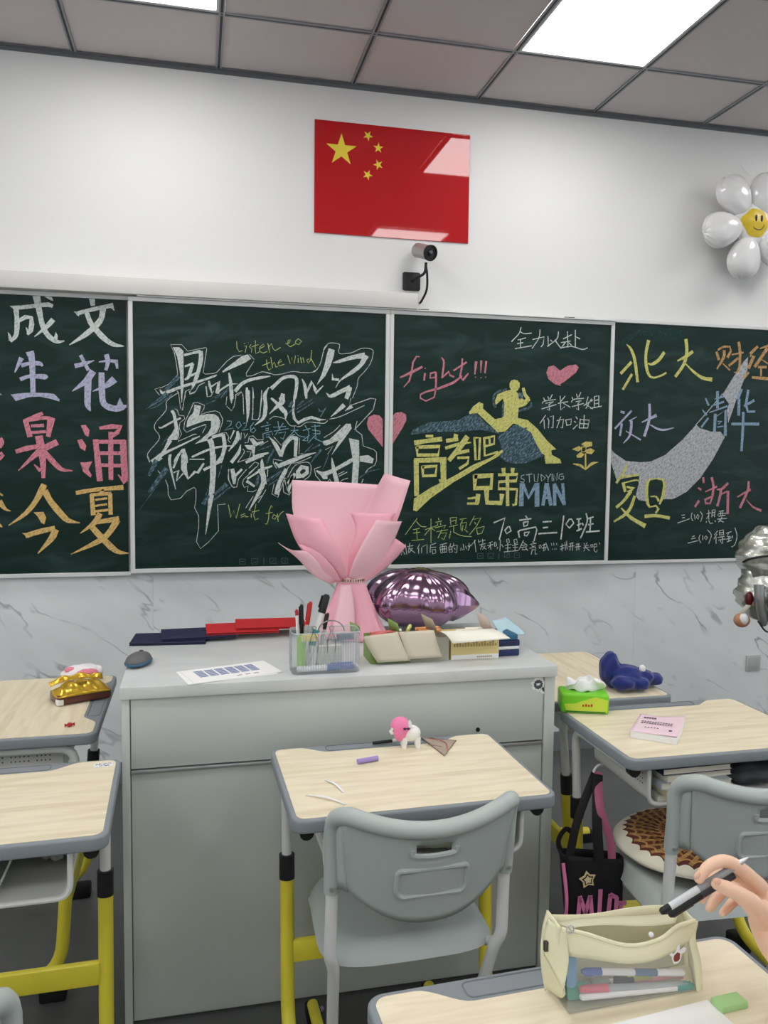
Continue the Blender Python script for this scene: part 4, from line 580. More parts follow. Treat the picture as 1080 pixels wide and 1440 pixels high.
# ------------------------------------------------------------------ student desks
def leg_path(sx, dpt):
    x = sx
    return x
def make_desk(w=.60, d=.425, label=''):
    """origin at the floor under the desk centre; the student sits on the -y side; the pen tray is on the +y side"""
    r = empty('student_desk', (0, 0, 0), 0, label, 'desk', 'student desks')
    hw, hd = w / 2, d / 2; zt = .75
    MB().prism(rrect(-hw, -hd, hw, hd, .028, 6), zt - .030, zt - .001).build('tabletop_base', desk_edge, r, bevel=.005, segs=3)
    # wood panel with the pen-tray bay cut into its far edge
    m = .011; t = []
    A = rrect(-hw + m, -hd + m, hw - m, hd - m, .020, 5)
    # order: (+,+) corner, (-,+) corner, (-,-), (+,-)
    pp = A[:6]
    yb = hd - m; dp = .040
    xr, xl = hw * .50, -hw * .56
    for i in range(9):
        s_ = i / 8; pp.append((xr + .06 - .075 * s_, yb - dp * (3 * s_ ** 2 - 2 * s_ ** 3)))
    for i in range(9):
        s_ = i / 8; pp.append((xl + .015 - .075 * s_, yb - dp + dp * (3 * s_ ** 2 - 2 * s_ ** 3)))
    pp += A[6:]
    MB().prism(pp, zt - .002, zt).build('wood_panel', wood, r, smooth=0)
    gr = rrect(xl + .01, yb - dp + .008, xr - .01, yb + .002, .010, 5); n = len(gr)
    g = MB().tube([(a, b, zt - .001) for a, b in gr] + [(gr[0][0], gr[0][1], zt - .001)], .0016, 6, cap=False); g.build('pen_groove_rim', mat('desk_rim', rgb(112, 117, 124), .5), r)
    # side frames
    for sx in (-1, 1):
        x = sx * (hw - .022 if sx < 0 else hw - .055) if False else sx * (hw - .035)
        fr = arc_path([(x, -hd + .055, zt - .045), (x, hd - .055, zt - .045), (x, hd - .075, .49)], .05)
        MB().tube(fr, .0125, 12).build('upper_tube', tube_w, r)
        e = MB().tube([(x, -hd + .035, zt - .045), (x, -hd + .056, zt - .045)], .0155, 12).build('end_cap', dark, r)
        MB().tube([(x, hd - .0745, .505), (x, hd - .079, .445)], .0195, 14).build('collar', dark, r)
        lp = arc_path([(x, hd - .077, .455), (x, hd - .105, .06), (x, -hd - .01, .035)], .10, 8)
        MB().tube([(x, hd - .077, .455)] + lp[1:], .0175, 12).build('leg', yellow, r)
        MB().obox((x, -hd + .0, .0185), (.022, .035, .018)).build('foot', rubber, r, bevel=.006)
        MB().obox((x, hd - .125, .0225), (.022, .035, .022)).build('foot', rubber, r, bevel=.006)
        MB().tube([(x + sx * .0, hd - .078, .74), (x, hd - .078, .70)], .006, 8).build('bolt', dark, r)
    bx = hw - .035
    MB().obox((0, hd - .093, .262), (bx - .012, .011, .028)).build('crossbar', yellow, r, bevel=.006)
    # storage tray
    th = .0045; xo = hw - .075
    prof = arc_path([(-xo, 0, zt - .032), (-xo, 0, zt - .135), (xo, 0, zt - .135), (xo, 0, zt - .032)], .03, 6)
    inner = arc_path([(-xo + th, 0, zt - .032), (-xo + th, 0, zt - .135 + th), (xo - th, 0, zt - .135 + th), (xo - th, 0, zt - .032)], .03, 6)
    n = len(prof); ya, yb2 = -hd + .035, hd - .10
    vs = []; 
    for y in (ya, yb2):
        vs += [(p.x, y, p.z) for p in prof] + [(p.x, y, p.z) for p in inner]
    fs = []
    for i in range(n - 1):
        fs += [(i, i + 1, i + 1 + 2 * n, i + 2 * n), (n + i, n + i + 1, 3 * n + i + 1, 3 * n + i), (i, i + 1, n + i + 1, n + i), (2 * n + i, 2 * n + i + 1, 3 * n + i + 1, 3 * n + i)]
    fs += [(0, n, 3 * n, 2 * n), (n - 1, 2 * n - 1, 4 * n - 1, 3 * n - 1)]
    MB().add(vs, fs).build('storage_tray', tray_m, r)
    MB().prism([(p.x, p.z) for p in prof], yb2, yb2 + .004, 'y').build('tray_back', tray_m, r, smooth=0)
    MB().tube([(p.x, ya, p.z) for p in prof], .006, 8).build('tray_lip', tray_m, r)
    # perforations: rows of small dark holes on both sides and the back
    pf = MB()
    def dot(c, nrm):
        M = Vector(nrm).to_track_quat('Z', 'Y').to_matrix()
        vs = [Vector(c) + M @ Vector((.0022 * cos(pi / 3 * i), .0022 * sin(pi / 3 * i), 0)) for i in range(6)]
        pf.add(vs, [tuple(range(6))])
    for sx in (-1, 1):
        for i in range(22):
            for k in range(4):
                if i % 6 == 5: continue
                dot((sx * (xo + .0006), ya + .03 + i * .011, zt - .050 - k * .013), (sx, 0, 0))
    for i in range(34):
        for k in range(3):
            if i % 6 == 5: continue
            dot((-xo + .05 + i * .0118, yb2 + .0046, zt - .055 - k * .016), (0, 1, 0))
    o = pf.build('perforations', mat('hole_dark', rgb(60, 60, 60), .8), r, smooth=0, weld=False); o['kind'] = 'stuff'
    return r
desk0 = make_desk(label='student desk in the centre with a small pink-maned toy on it')
# ------------------------------------------------------------------ chairs
def make_chair(label):
    """origin on the floor under the seat centre; the back is on the -y side"""
    r = empty('student_chair', (0, 0, 0), 0, label, 'chair', 'grey plastic student chairs')
    zb, zt_ = .532, .785
    def hwid(v): return .150 + .045 * min(1, v * 2.2)
    NU, NV = 28, 14
    def F(u, v):
        s = u * 2 - 1
        bottom = zb + .075 * abs(s) ** 2.4
        top = zt_ - .038 * (1 - s * s) + .0
        z = bottom + (top - bottom) * v
        x = s * (.168 + .022 * v)
        y = -.235 - .055 * (z - .5) / .29 - .045 * (1 - s * s) + .004
        return (x, y, z)
    sk = lambda i, j: (j in (10, 11)) and (11 <= i <= 16)
    MB().grid(F, NU, NV, skip=sk).build('backrest', chair_m, r, solid=.009, smooth=60)
    # rolled top edge, running down both sides as sleeves over the tubes
    top = [Vector(F(i / 20, 1)) for i in range(21)]
    L = [Vector((-.196, -.218, .585)), Vector((-.197, -.226, .66)), Vector((-.197, -.238, .745))]
    Rr = [Vector((-p.x, p.y, p.z)) for p in L][::-1]
    path = bez(L + [top[1] + Vector((-.006, .006, -.001))] + top[2:19:2] + [top[19] + Vector((.006, .006, -.001))] + Rr, 4)
    n = len(path); rad_ = []
    for i in range(n):
        t = abs(i / (n - 1) * 2 - 1)
        rad_.append(.0185 if t < .75 else .0175)
    MB().tube(path, rad_, 14).build('back_rim', chair_m, r, smooth=60)
    # web joining the shell to the sleeves
    for sx in (-1, 1):
        def Wf(u, v, sx=sx):
            z = .60 + .15 * v; q = Vector(F(0 if sx < 0 else 1, max(0, min(1, (z - zb - .075) / .215))))
            e = Vector((sx * .194, -.222 - .018 * v, z)); q = q * (1 - u) + e * u; q.z = z; return q
        MB().grid(Wf, 4, 6).build('side_web', chair_m, r, solid=.008, smooth=60)
    # embossed ring and grip lip on the rear face
    def back_pt(x, z, off):
        s = max(-1, min(1, x / .18)); y = -.235 - .055 * (z - .5) / .29 - .045 * (1 - s * s) + .004
        return Vector((x, y - off, z))
    rr = rrect(-.076, .588, .076, .650, .014, 5); rr = [(x, z + .012 * (x / .076) ** 2) for x, z in rr]
    MB().tube([back_pt(x, z, .006) for x, z in rr] + [back_pt(rr[0][0], rr[0][1], .006)], .0058, 8, cap=False).build('embossed_ring', chair_m, r)
    lip = [back_pt(x, z, .005) for x, z in ((-.048, .706), (-.046, .694), (-.03, .690), (0, .689), (.03, .690), (.046, .694), (.048, .706))]
    MB().tube(bez(lip, 4), .0062, 8).build('grip_lip', chair_m, r)
    MB().prism([(-.021, .668), (.021, .669), (.021, .678), (-.021, .677)], -.3015, -.2985, 'y').build('maker_plate', mat('plate_grey', rgb(140, 144, 146), .5), r, bevel=.001)
    # seat
    def S(u, v):
        a = 2 * pi * u
        cx, sy = cos(a), sin(a); e = .42
        px = math.copysign(abs(cx) ** e, cx); py = math.copysign(abs(sy) ** e, sy)
        # v: 0 centre top ->.5 rim -> 1 centre bottom
        if v < .5: q = v * 2; z = .440 - .016 * (1 - q * q) ; k = q ** .8
        else: q = 2 - v * 2; z = .392; k = q
        if v < .5: z -= .022 * max(0, q - .78) / .22
        if v > .5: z += .010 * max(0, q - .8) / .2
        x = px * .200 * k * (1 - .06 * py); y = py * .190 * k - .005
        z -= .012 * max(0, py * k - .7) / .3 + .004 * 0
        z -= .004 * (1 - (px * k) ** 2)
        return (x, y, z)
    MB().grid(S, 40, 18).build('seat', chair_m, r, smooth=60)
    for sx in (-1, 1):
        x = sx * .195
        p = arc_path([(x, -.219, .60), (sx * .197, -.207, .43), (sx * .186, -.195, .40), (sx * .170, -.10, .16)], .04, 5)
        MB().tube(p, .0135, 12).build('back_tube', tube_w, r)
        MB().tube([(sx * .171, -.103, .168), (sx * .166, -.083, .105)], .0185, 12).build('collar', dark, r)
        lp = arc_path([(sx * .167, -.088, .12), (sx * .163, -.06, .038), (sx * .163, .21, .034)], .05, 6)
        MB().tube(lp, .0150, 12).build('leg', yellow, r)
        MB().tube(arc_path([(sx * .19, -.205, .415), (sx * .18, -.15, .378), (sx * .18, .12, .378)], .04), .011, 10).build('seat_tube', tube_w, r)
        MB().obox((sx * .163, .20, .017), (.019, .028, .017)).build('foot', rubber, r, bevel=.005)
        MB().obox((sx * .163, -.05, .012), (.019, .028, .012)).build('foot', rubber, r, bevel=.004)
        MB().lathe([(.006, 0), (.006, .003), (.003, .004), (0, .004)], (sx * .199, -.235, .60), 12, Matrix.Rotation(rad(90), 3, 'X')).build('screw', alu, r)
    MB().obox((0, .06, .040), (.16, .013, .011)).build('crossbar', yellow, r, bevel=.004)
    return r
chair0 = make_chair('grey plastic chair with white tubes pushed up to the centre desk')
index_kids()
def place(o, x, y, rz, label=None, z=0):
    o.location = (x, y, z); o.rotation_euler = (0, 0, rz)
    if label: o['label'] = label
    return o
place(desk0, .982, -1.932, rad(1.5))
dL1 = place(copy_tree(desk0), .018, -1.935, rad(1.5), 'nearer of the two left desks, cut by the left edge, with a small label sticker')
dL2 = place(copy_tree(desk0), .018, -1.225, rad(-90), 'student desk turned sideways beside the podium on the left, holding the gold tissue pack')
dR1 = place(copy_tree(desk0), 1.852, -1.770, rad(0), 'student desk on the right of the podium with the pink booklet and green tissue box')
dR2 = place(copy_tree(desk0), 1.768, -1.205, rad(90), 'student desk turned sideways behind the right-hand desk, under the navy cloth')
dN = place(copy_tree(desk0), 1.032, -2.905, rad(2.5), 'nearest student desk at the bottom right under the open pencil case')
place(chair0, .962, -1.915, rad(1.5))
cR = place(copy_tree(chair0), 1.785, -1.915, rad(-2), 'grey plastic chair on the right with a round patterned cushion on its seat')
place(copy_tree(chair0), 0.042, -2.381, rad(0), 'grey plastic chair at the bottom left corner, only the edge of its back in view')
# ------------------------------------------------------------------ things on the podium
def sheet(name, Lp, Rp, bulge, m, parent, off, n=10, kk=5, th=.0012, zmin=.7515):
    """curved sheet spanned between a left and a right edge line (same number of points); bulge pushes its middle along y"""
    A = bez(Lp, kk); B = bez(Rp, kk); N_ = len(A) - 1; off = Vector(off)
    def F(u, v):
        k = min(N_, int(round(v * N_))); p = A[k] * (1 - u) + B[k] * u
        bg = bulge(u, v) if callable(bulge) else bulge * 4 * u * (1 - u) * (.25 + .75 * v)
        return (p.x - off.x, p.y + bg - off.y, max(p.z, zmin) - off.z)
    return MB().grid(F, n, N_).build(name, m, parent, solid=th, smooth=60)
# certificate folders fanned along the back edge
for nm, (px, py, pz), rz, m, lab in (
    ('navy', (.412, -1.140, .9100), -4, navy_m, 'dark navy folder at the left end of the fanned folders on the podium'),
    ('navy', (.500, -1.118, .9185), 3, navy_m, 'dark navy folder lying over the first one, next to the red folders'),
    ('red', (.640, -1.100, .9270), 1, red_m, 'red folder in the middle of the fan, partly under the other red one'),
    ('red', (.735, -1.085, .9355), -2, red_m, 'red folder on top of the fan, nearest the pen holder')):
    r = empty('certificate_folder', (px, py, pz), rad(rz), lab, 'folder', 'folders on the podium')
    MB().box((-.115, -.072, 0), (.115, .072, .0025)).box((-.115, -.072, .0058), (.115, .072, .0082)).box((-.115, .066, .0025), (.115, .072, .0058)).build('cover', m, r, smooth=0, bevel=.0006, segs=1)
    MB().box((-.112, -.069, .0026), (.112, .065, .0057)).build('pages', navy_m if nm == 'navy' else mat('dark_red_pages', rgb(120, 18, 24), .6), r, smooth=0)
    if nm == 'navy': MB().box((.04, -.035, .0082), (.085, -.031, .0085)).box((-.085, -.05, .0082), (-.055, -.048, .0085)).build('stamped_line', mat('foil_grey', rgb(90, 90, 110), .4), r, smooth=0)
# mouse
r = empty('computer_mouse', (.336, -1.432, .91), rad(-16), 'small grey and blue computer mouse at the left corner of the podium', 'mouse')
MB().ball((0, 0, .010), (.035, .060, .010), 28, 14).build('base_rim', mat('teal_blue_plastic', rgb(38, 92, 124), .4), r)
MB().ball((0, 0, .014), (.032, .057, .021), 28, 14).build('top_shell', mat('mouse_grey', rgb(96, 96, 98), .5), r)
MB().tube([(-.004, .022, .0305), (.004, .022, .0305)], .006, 14).build('scroll_wheel', dark, r)
MB().tube([(0, .008, .0325), (0, .048, .0200)], .0008, 6).build('button_seam', dark, r)
# printed sheets
for i, (rz, dx, dy, lab) in enumerate(((15, .0, .0, 'lower white sheet of the two papers on the podium, peeking out at the left'), (18, .012, .006, 'upper white sheet with a blue printed table lying on the podium'))):
    r = empty('paper_sheet', (.575 + dx, -1.567 + dy, .9102 + .0012 * i), rad(rz), lab, 'paper', 'papers on the podium')
    MB().box((-.122, -.068, 0), (.122, .068, .0008)).build('sheet', paper, r, smooth=0)
    if i:
        bl = mat('blue_print', rgb(70, 98, 150), .7); b = MB()
        for a in range(7):
            for c in range(6): b.box((-.092 + c * .029, .040 - a * .0095, .0008), (-.068 + c * .029, .046 - a * .0095, .00095))
        o = b.build('printed_table', bl, r, smooth=0); o['kind'] = 'stuff'
        b = MB()
        for c in range(3): b.box((.0 + c * .024, -.046, .0008), (.014 + c * .024, -.041, .00095))
        o = b.build('printed_line', mat('red_print', rgb(120, 60, 80), .7), r, smooth=0); o['kind'] = 'stuff'
# ---- clear pen holder with its contents
hx, hy = .840, -1.580
r = empty('pen_holder', (hx, hy, .91), 0, 'clear ribbed plastic desk organiser at the front edge of the podium', 'pen holder')
hw_, hd_, hh = .0935, .044, .112
def shell(w_, d_, t_, z0, z1):
    o = rrect(-w_, -d_, w_, d_, .018, 5); i = rrect(-w_ + t_, -d_ + t_, w_ - t_, d_ - t_, .016, 5); n = len(o)
    b = MB(); b.add([(x, y, z0) for x, y in o] + [(x, y, z1) for x, y in o] + [(x, y, z1) for x, y in i] + [(x, y, z0) for x, y in i],
        [(k, (k + 1) % n, (k + 1) % n + n, k + n) for k in range(n)] + [(n + k, n + (k + 1) % n, 2 * n + (k + 1) % n, 2 * n + k) for k in range(n)] + [(2 * n + k, 2 * n + (k + 1) % n, 3 * n + (k + 1) % n, 3 * n + k) for k in range(n)])
    return b
clear2 = mat('clear_organiser_plastic', rgb(214, 222, 226), .1, alpha=.15, spec=.7)
shell(hw_, hd_, .003, .003, hh).build('outer_wall', clear2, r)
MB().prism(rrect(-hw_, -hd_, hw_, hd_, .018, 5), 0, .003).build('base', clear2, r)
b = MB()
for k in range(24):
    x = -.078 + k * .0068; b.box((x, -hd_ - .0008, .012), (x + .0016, -hd_ + .0002, hh - .006))
for k in range(11):
    y = -.028 + k * .0056
    for sx in (-1, 1): b.box((sx * hw_ - .0007, y, .012), (sx * hw_ + .0007, y + .0014, hh - .006))
b.build('ribs', mat('clear_rib', rgb(180, 190, 196), .15, alpha=.26), r, smooth=0)['kind'] = 'stuff'
MB().box((-.004, -hd_ + .003, .003), (.0 - .002, hd_ - .003, hh - .01)).build('divider', clear2, r, smooth=0)
RIM = rrect(-hw_, -hd_, hw_, hd_, .018, 5)
MB().tube([(x, y, hh) for x, y in RIM] + [RIM[0] + (hh,)], .0016, 6, cap=False).build('rim', mat('clear_rim', rgb(205, 212, 216), .15, alpha=.7), r)
def thing1(name, b, m, loc, label, cat, group=None, rz=0, **kw):
    o = b.build(name, m, None, loc=loc, rot=(0, 0, rz), **kw); return tag(o, label, cat, group)
def W(dx, dy, dz): return (hx + dx, hy + dy, .91 + dz)
thing1('green_card', MB().box((-.012, -.004, 0), (.012, .004, .098)), mat('lime_green', rgb(150, 205, 60), .5), W(-.066, -.012, .0032), 'bright green card standing at the left inside the clear pen holder', 'card', bevel=.001)
b = MB()
for k in range(14): b.box((-.034, -.008 + .0003 * (k % 3), .0035 * k), (.034, .010, .0035 * k + .0031))
thing1('paper_block', b, mat('off_white_paper', rgb(222, 222, 212), .7), W(.014, .0, .0185), 'block of off-white note paper inside the clear pen holder', 'paper', smooth=0)
thing1('sticky_notes', MB().box((-.022, -.005, 0), (.022, .005, .019)), mat('pale_yellow', rgb(232, 216, 120), .7), W(-.045, -.026, .088), 'pale yellow sticky-note pad at the top left inside the pen holder', 'notes', bevel=.001)
thing1('dark_eraser', MB().box((-.024, -.005, 0), (.024, .005, .016)), mat('slate_blue', rgb(80, 92, 120), .6), W(.055, -.02, .087), 'slate-blue eraser near the right end inside the pen holder', 'eraser', bevel=.002)
def pen(name, p0, p1, rr, body, cap_m, label, cat='pen', cap_at=.62, grp=None, tip=None, cap2=None):
    p0 = Vector(p0); p1 = Vector(p1); d = (p1 - p0)
    root = empty(name, p0, 0, label, cat, grp)
    q = lambda t: (d * t)
    MB().tube([q(0), q(.02), q(cap_at)], [rr * .6, rr, rr], 14).build('barrel', body, root)
    if cap_m: MB().tube([q(cap_at), q(.97), q(1)], [rr * 1.12, rr * 1.05, rr * .6], 14).build('cap', cap_m, root)
    side = d.cross(Vector((0, 1, 0)))
    if side.length > 1e-5:
        side = side.normalized() * rr * 1.25; 
        MB().tube([q(cap_at + .06) + side, q(.97) + side], rr * .25, 6).build('clip', cap_m or body, root)
    if cap2: MB().tube([q(.28), q(.5)], rr * 1.03, 14).build('label_band', cap2, root)
    return root
whitep = mat('white_plastic', rgb(232, 232, 232), .35); redp = mat('red_plastic', rgb(176, 30, 34), .4); tealp = mat('teal_plastic', rgb(40, 150, 140), .4)
bluep = mat('blue_plastic', rgb(56, 92, 168), .4); clearp = mat('smoke_clear_plastic', rgb(190, 196, 200), .2, alpha=.6)
pen('marker', W(-.080, -.030, .0125), W(.078, -.030, .015), .0085, whitep, bluep, 'white marker with a blue end lying along the bottom of the pen holder', cap_at=.52)
pen('pen', W(-.066, .012, .006), (0.7646, -1.5600, 1.0774), .0045, whitep, redp, 'white pen with a red end standing at the left of the pen holder', cap_at=.90)
pen('pen', W(-.058, .022, .006), (0.7789, -1.5550, 1.0899), .0052, dark, dark, 'black pen standing upright in the pen holder')
pen('pen', W(-.066, .000, .006), (0.8012, -1.5800, 1.1018), .0055, clearp, redp, 'pen with a dark red cap leaning right in the pen holder', cap_at=.66)
pen('marker', W(-.050, .008, .014), (0.8496, -1.5600, 1.1167), .0098, whitep, dark, 'thick white marker with teal band and black cap leaning in the pen holder', cap_at=.74, cap2=tealp)
pen('pen', W(-.020, .016, .006), (0.8503, -1.5700, 1.0666), .0048, clearp, dark, 'clear dark-capped pen leaning in the pen holder right of the thick marker', cap_at=.7)
# wire clips hanging over the front wall
wire = mat('steel_wire', rgb(140, 140, 145), .3, metal=.9)
r = empty('wire_clip', W(.015, -.02, .112), 0, 'round grey wire ring standing up from the pen holder', 'clip')
MB().tube([(.036 * cos(a), 0, .036 * sin(a) * .82) for a in [pi * k / 16 for k in range(17)]], .0017, 8).build('ring', wire, r)
for k, (dx, lab) in enumerate(((.012, 'bent wire binder clip in the centre front of the pen holder'), (-.036, 'bent wire binder clip at the left front of the pen holder'))):
    r = empty('binder_clip', W(dx, -hd_ - .002, .112), 0, lab, 'clip', 'wire clips on the pen holder')
    MB().tube(bez([(-.010, 0, -.052), (-.011, 0, -.02), (-.002, 0, .004), (-.006, 0, .016), (0, 0, .021), (.006, 0, .016), (.002, 0, .004), (.011, 0, -.02), (.010, 0, -.052)], 4), .0010, 6).build('wire_loop', wire, r)
# ---- three opened chalk boxes
gcard = mat('green_print_card', rgb(132, 160, 84), .6); greycard = mat('grey_card_inside', rgb(176, 174, 158), .7); tan = mat('tan_card_flap', rgb(208, 200, 178), .65)
def open_box(name, x0, x1, y0, y1, h, side, inside, label, flap_pts, up_pts, flap_m, up_m):
    cx, cy = (x0 + x1) / 2, (y0 + y1) / 2; a, b_ = (x1 - x0) / 2, (y1 - y0) / 2
    r = empty(name, (cx, cy, .91), 0, label, 'box', 'opened chalk boxes'); t = .0015
    for nm, p, q in (('side_wall', (-a, -b_, 0), (-a + t, b_, h)), ('side_wall', (a - t, -b_, 0), (a, b_, h)), ('side_wall', (-a + t, -b_, 0), (a - t, -b_ + t, h)), ('side_wall', (-a + t, b_ - t, 0), (a - t, b_, h)), ('bottom', (-a + t, -b_ + t, 0), (a - t, b_ - t, t))):
        MB().box(p, q).build(nm, side, r, smooth=0)
    off = (cx, cy, .91)
    L_, R_ = flap_pts; sheet('front_flap', L_, R_, 0, flap_m, r, off, n=4, kk=4)
    for (L_, R_) in up_pts: sheet('upright_flap', L_, R_, 0, up_m, r, off, n=3, kk=2)
    return r
open_box('chalk_box', .978, 1.090, -1.545, -1.445, .068, gcard, greycard, 'green-sided chalk box with a tan flap hanging down, beside the pen holder',
    ([(0.9543, -1.5470, 0.9913), (0.9680, -1.5620, 0.9595), (0.9943, -1.5660, 0.9184)], [(1.0560, -1.5470, 0.9996), (1.0695, -1.5620, 0.9633), (1.0900, -1.5660, 0.9201)]), [([(0.9225, -1.5300, 1.0031), (0.9202, -1.5300, 1.0319)], [(0.9575, -1.5000, 0.9952), (0.9531, -1.5000, 1.0120)]), ([(1.0441, -1.5000, 0.9961), (1.0373, -1.5000, 1.0320)], [(1.0666, -1.5300, 0.9955), (1.0599, -1.5300, 1.0207)])], tan, gcard)
open_box('chalk_box', 1.094, 1.212, -1.545, -1.445, .068, greycard, greycard, 'chalk box with a pale flap hanging down, middle one of three',
    ([(1.0602, -1.5470, 0.9995), (1.0699, -1.5600, 0.9669), (1.0836, -1.5660, 0.9245)], [(1.1641, -1.5470, 1.0017), (1.1715, -1.5600, 0.9668), (1.1853, -1.5660, 0.9260)]), [([(1.1562, -1.5000, 0.9960), (1.1381, -1.5000, 1.0412)], [(1.1800, -1.5300, 0.9932), (1.1643, -1.5300, 1.0295)])], tan, mat('tan_card_dark', rgb(178, 166, 140), .7))
rc = open_box('chalk_box', 1.218, 1.366, -1.545, -1.430, .066, cardy, cardy, 'long yellow card box with a wide white flap, nearest the blue boxes',
    ([(1.1819, -1.5450, 0.9964), (1.1920, -1.5750, 0.9943), (1.2057, -1.6000, 0.9727)], [(1.3479, -1.5450, 0.9985), (1.3631, -1.5750, 0.9918), (1.3799, -1.6000, 0.9800)]), [([(1.3400, -1.4700, 0.9783), (1.3183, -1.4700, 1.0358)], [(1.3630, -1.5000, 0.9796), (1.3462, -1.5000, 1.0234)])], mat('white_card', rgb(240, 236, 222), .6), mat('pinkish_card', rgb(206, 192, 182), .7))
MB().box((-.073, -.0584, .001), (.073, -.0578, .014)).build('white_strip', paper, rc, smooth=0)
b = MB()
for k in range(16): b.box((-.066 + k * .0085, -.0584, .038), (-.061 + k * .0085, -.0578, .038 + .008 + .004 * (k % 3)))
for k in range(8): b.box((.006 + k * .006, -.0588, .005), (.010 + k * .006, -.0584, .009))
b.build('printed_text', mat('brown_print', rgb(168, 146, 92), .7), rc, smooth=0)['kind'] = 'stuff'
# sticks of chalk inside the boxes
i = 0
for colr, cname, x0, y0, z0, dx, dy, dz in (
    ((214, 118, 112), 'salmon-pink', .985, -1.52, .962, .068, .006, .012), ((222, 128, 116), 'salmon-pink', .990, -1.50, .966, .07, .02, -.002), ((206, 104, 100), 'salmon-pink', 1.005, -1.535, .966, .062, -.002, .0), ((238, 232, 214), 'cream', 1.058, -1.515, .969, .025, .03, .0),
    ((226, 156, 100), 'orange', 1.125, -1.50, .974, .070, .0, .002), ((214, 140, 92), 'orange', 1.128, -1.52, .972, .072, .01, -.002), ((150, 140, 196), 'lilac', 1.105, -1.53, .967, .068, .005, -.004), ((132, 124, 186), 'lilac', 1.108, -1.50, .962, .066, .01, .0), ((206, 212, 120), 'yellow-green', 1.100, -1.505, .972, .02, .05, .002), ((160, 150, 120), 'khaki', 1.155, -1.485, .966, .05, .0, .004),
    ((236, 226, 190), 'cream', 1.250, -1.50, .9635, .07, .004, .0), ((240, 234, 210), 'cream', 1.285, -1.48, .9635, .07, -.003, .0)):
    i += 1
    nmx = 'left' if x0 < 1.09 else ('middle' if x0 < 1.2 else 'yellow')
    o = MB().tube([(0, 0, 0), (dx, dy, dz)], [.0052, .0058], 12).build('chalk_stick', mat('chalk_' + cname, rgb(*colr), .85), loc=(x0, y0 + .012, z0 + .019))
    lab = '%s stick of chalk lying in the %s chalk box' % (cname, nmx) + {1: ', leftmost', 2: ', second from the left', 3: ', nearest its flap', 5: ', the farther one', 6: ', the nearer one', 7: ', nearest its flap', 8: ', behind the other lilac one', 11: ', the left one', 12: ', the right one'}.get(i, '')
    tag(o, lab, 'chalk', '%s chalk in the %s box' % (cname, nmx))
# rest of the chalk under them, so that the boxes are full
for bx_, by_, w_, cnm in ((1.034, -1.495, .048, 'salmon-pink'), (1.153, -1.495, .05, 'khaki'), (1.292, -1.487, .066, 'cream')):
    b = MB()
    for k in range(7):
        for z in range(4): b.tube([(-w_, -.040 + k * .0130, .008 + z * .0125), (w_, -.040 + k * .0130, .008 + z * .0125)], .0056, 8)
    o = b.build('chalk_pile', mat('chalk_' + cnm, rgb(200, 180, 150), .85), loc=(bx_, by_, .911)); o['kind'] = 'stuff'; tag(o, 'packed rows of %s chalk filling an opened box' % cnm, 'chalk')
# blue boxes at the right end
bx0 = 1.400
for z, h, cm, lab, w_ in ((.910, .020, rgb(30, 48, 92), 'navy lower box of the small stack at the right end of the podium', .036), (.930, .010, rgb(226, 228, 228), 'thin white box between the two navy boxes', .035), (.940, .018, rgb(26, 42, 80), 'navy upper box of the small stack on the podium', .037), (.958, .018, rgb(40, 96, 128), 'teal box on top of the navy boxes, under the pale blue mask', .030)):
    o = MB().box((-w_, -.045, 0), (w_, .045, h)).build('small_box', mat('box_' + str(z), cm, .5), loc=(bx0, -1.487, z), rot=(0, 0, rad(3)), bevel=.004); tag(o, lab, 'box', 'stacked small boxes on the podium')
o = sheet('face_mask', [(1.3903, -1.4200, 0.9946), (1.3788, -1.5000, 0.9811), (1.3719, -1.5300, 0.9794)], [(1.4610, -1.3600, 0.9913), (1.5000, -1.4200, 0.9545), (1.4804, -1.4500, 0.9530)], lambda u, v: .004 * sin(9 * u) + .003 * sin(14 * v), mat('pale_blue_cloth', rgb(176, 204, 214), .8), None, (0, 0, 0), th=.0015)
tag(o, 'pale blue pleated cloth face mask draped over the small boxes', 'mask')
# ---- bouquet in pink paper
bo = Vector((.985, -1.20, .91)); pink = mat('pink_wrapping_paper', rgb(240, 176, 190), .55, spec=.35)
pinkl = mat('light_pink_wrapping_paper', rgb(244, 196, 206), .5, spec=.35)
bq = empty('bouquet', bo, 0, 'tall bouquet wrapped in pink paper standing on the podium', 'bouquet')
def skirt(u, v):
    a = 2 * pi * u; f = 1 + (.10 * v) * sin(9 * a + 1.3) + .05 * v * sin(17 * a)
    rr = .042 + (.105 - .042) * (v ** 1.15); return (rr * f * cos(a) * 1.04 + .0, rr * f * sin(a) * .72, .192 - .192 * v + .010 * v * v * (1 + sin(5 * a)) * .6)
MB().grid(skirt, 144, 14).build('paper_skirt', pink, bq, solid=.0012, smooth=50)
MB().lathe([(.044, 0), (.046, .002), (.046, .013), (.044, .015)], (0, 0, .184), 28, sx=1.05, sy=.8).build('ribbon', mat('ribbon_cream', rgb(236, 214, 210), .5), bq)
b = MB()
for k in range(13):
    a = rad(-150 + k * 10); b.obox((.049 * cos(a) * 1.0, .049 * sin(a) * .8, .1915), (.0012 + .0008 * (k % 3), .001, .0035), Matrix.Rotation(a + pi / 2, 3, 'Z'))
b.build('ribbon_print', mat('ribbon_ink', rgb(150, 110, 90), .6), bq, smooth=0)['kind'] = 'stuff'
off = bo
sheet('paper_sheet', [(0.9279, -1.2100, 1.0955), (0.8546, -1.1700, 1.1910), (0.8046, -1.1400, 1.3047), (0.8008, -1.1300, 1.4200)], [(0.9980, -1.2100, 1.0938), (1.0956, -1.1500, 1.1848), (1.1404, -1.1200, 1.3011), (1.1391, -1.1200, 1.4018)], lambda u, v: .055 * sin(pi * u) * v, pinkl, bq, off, n=14)
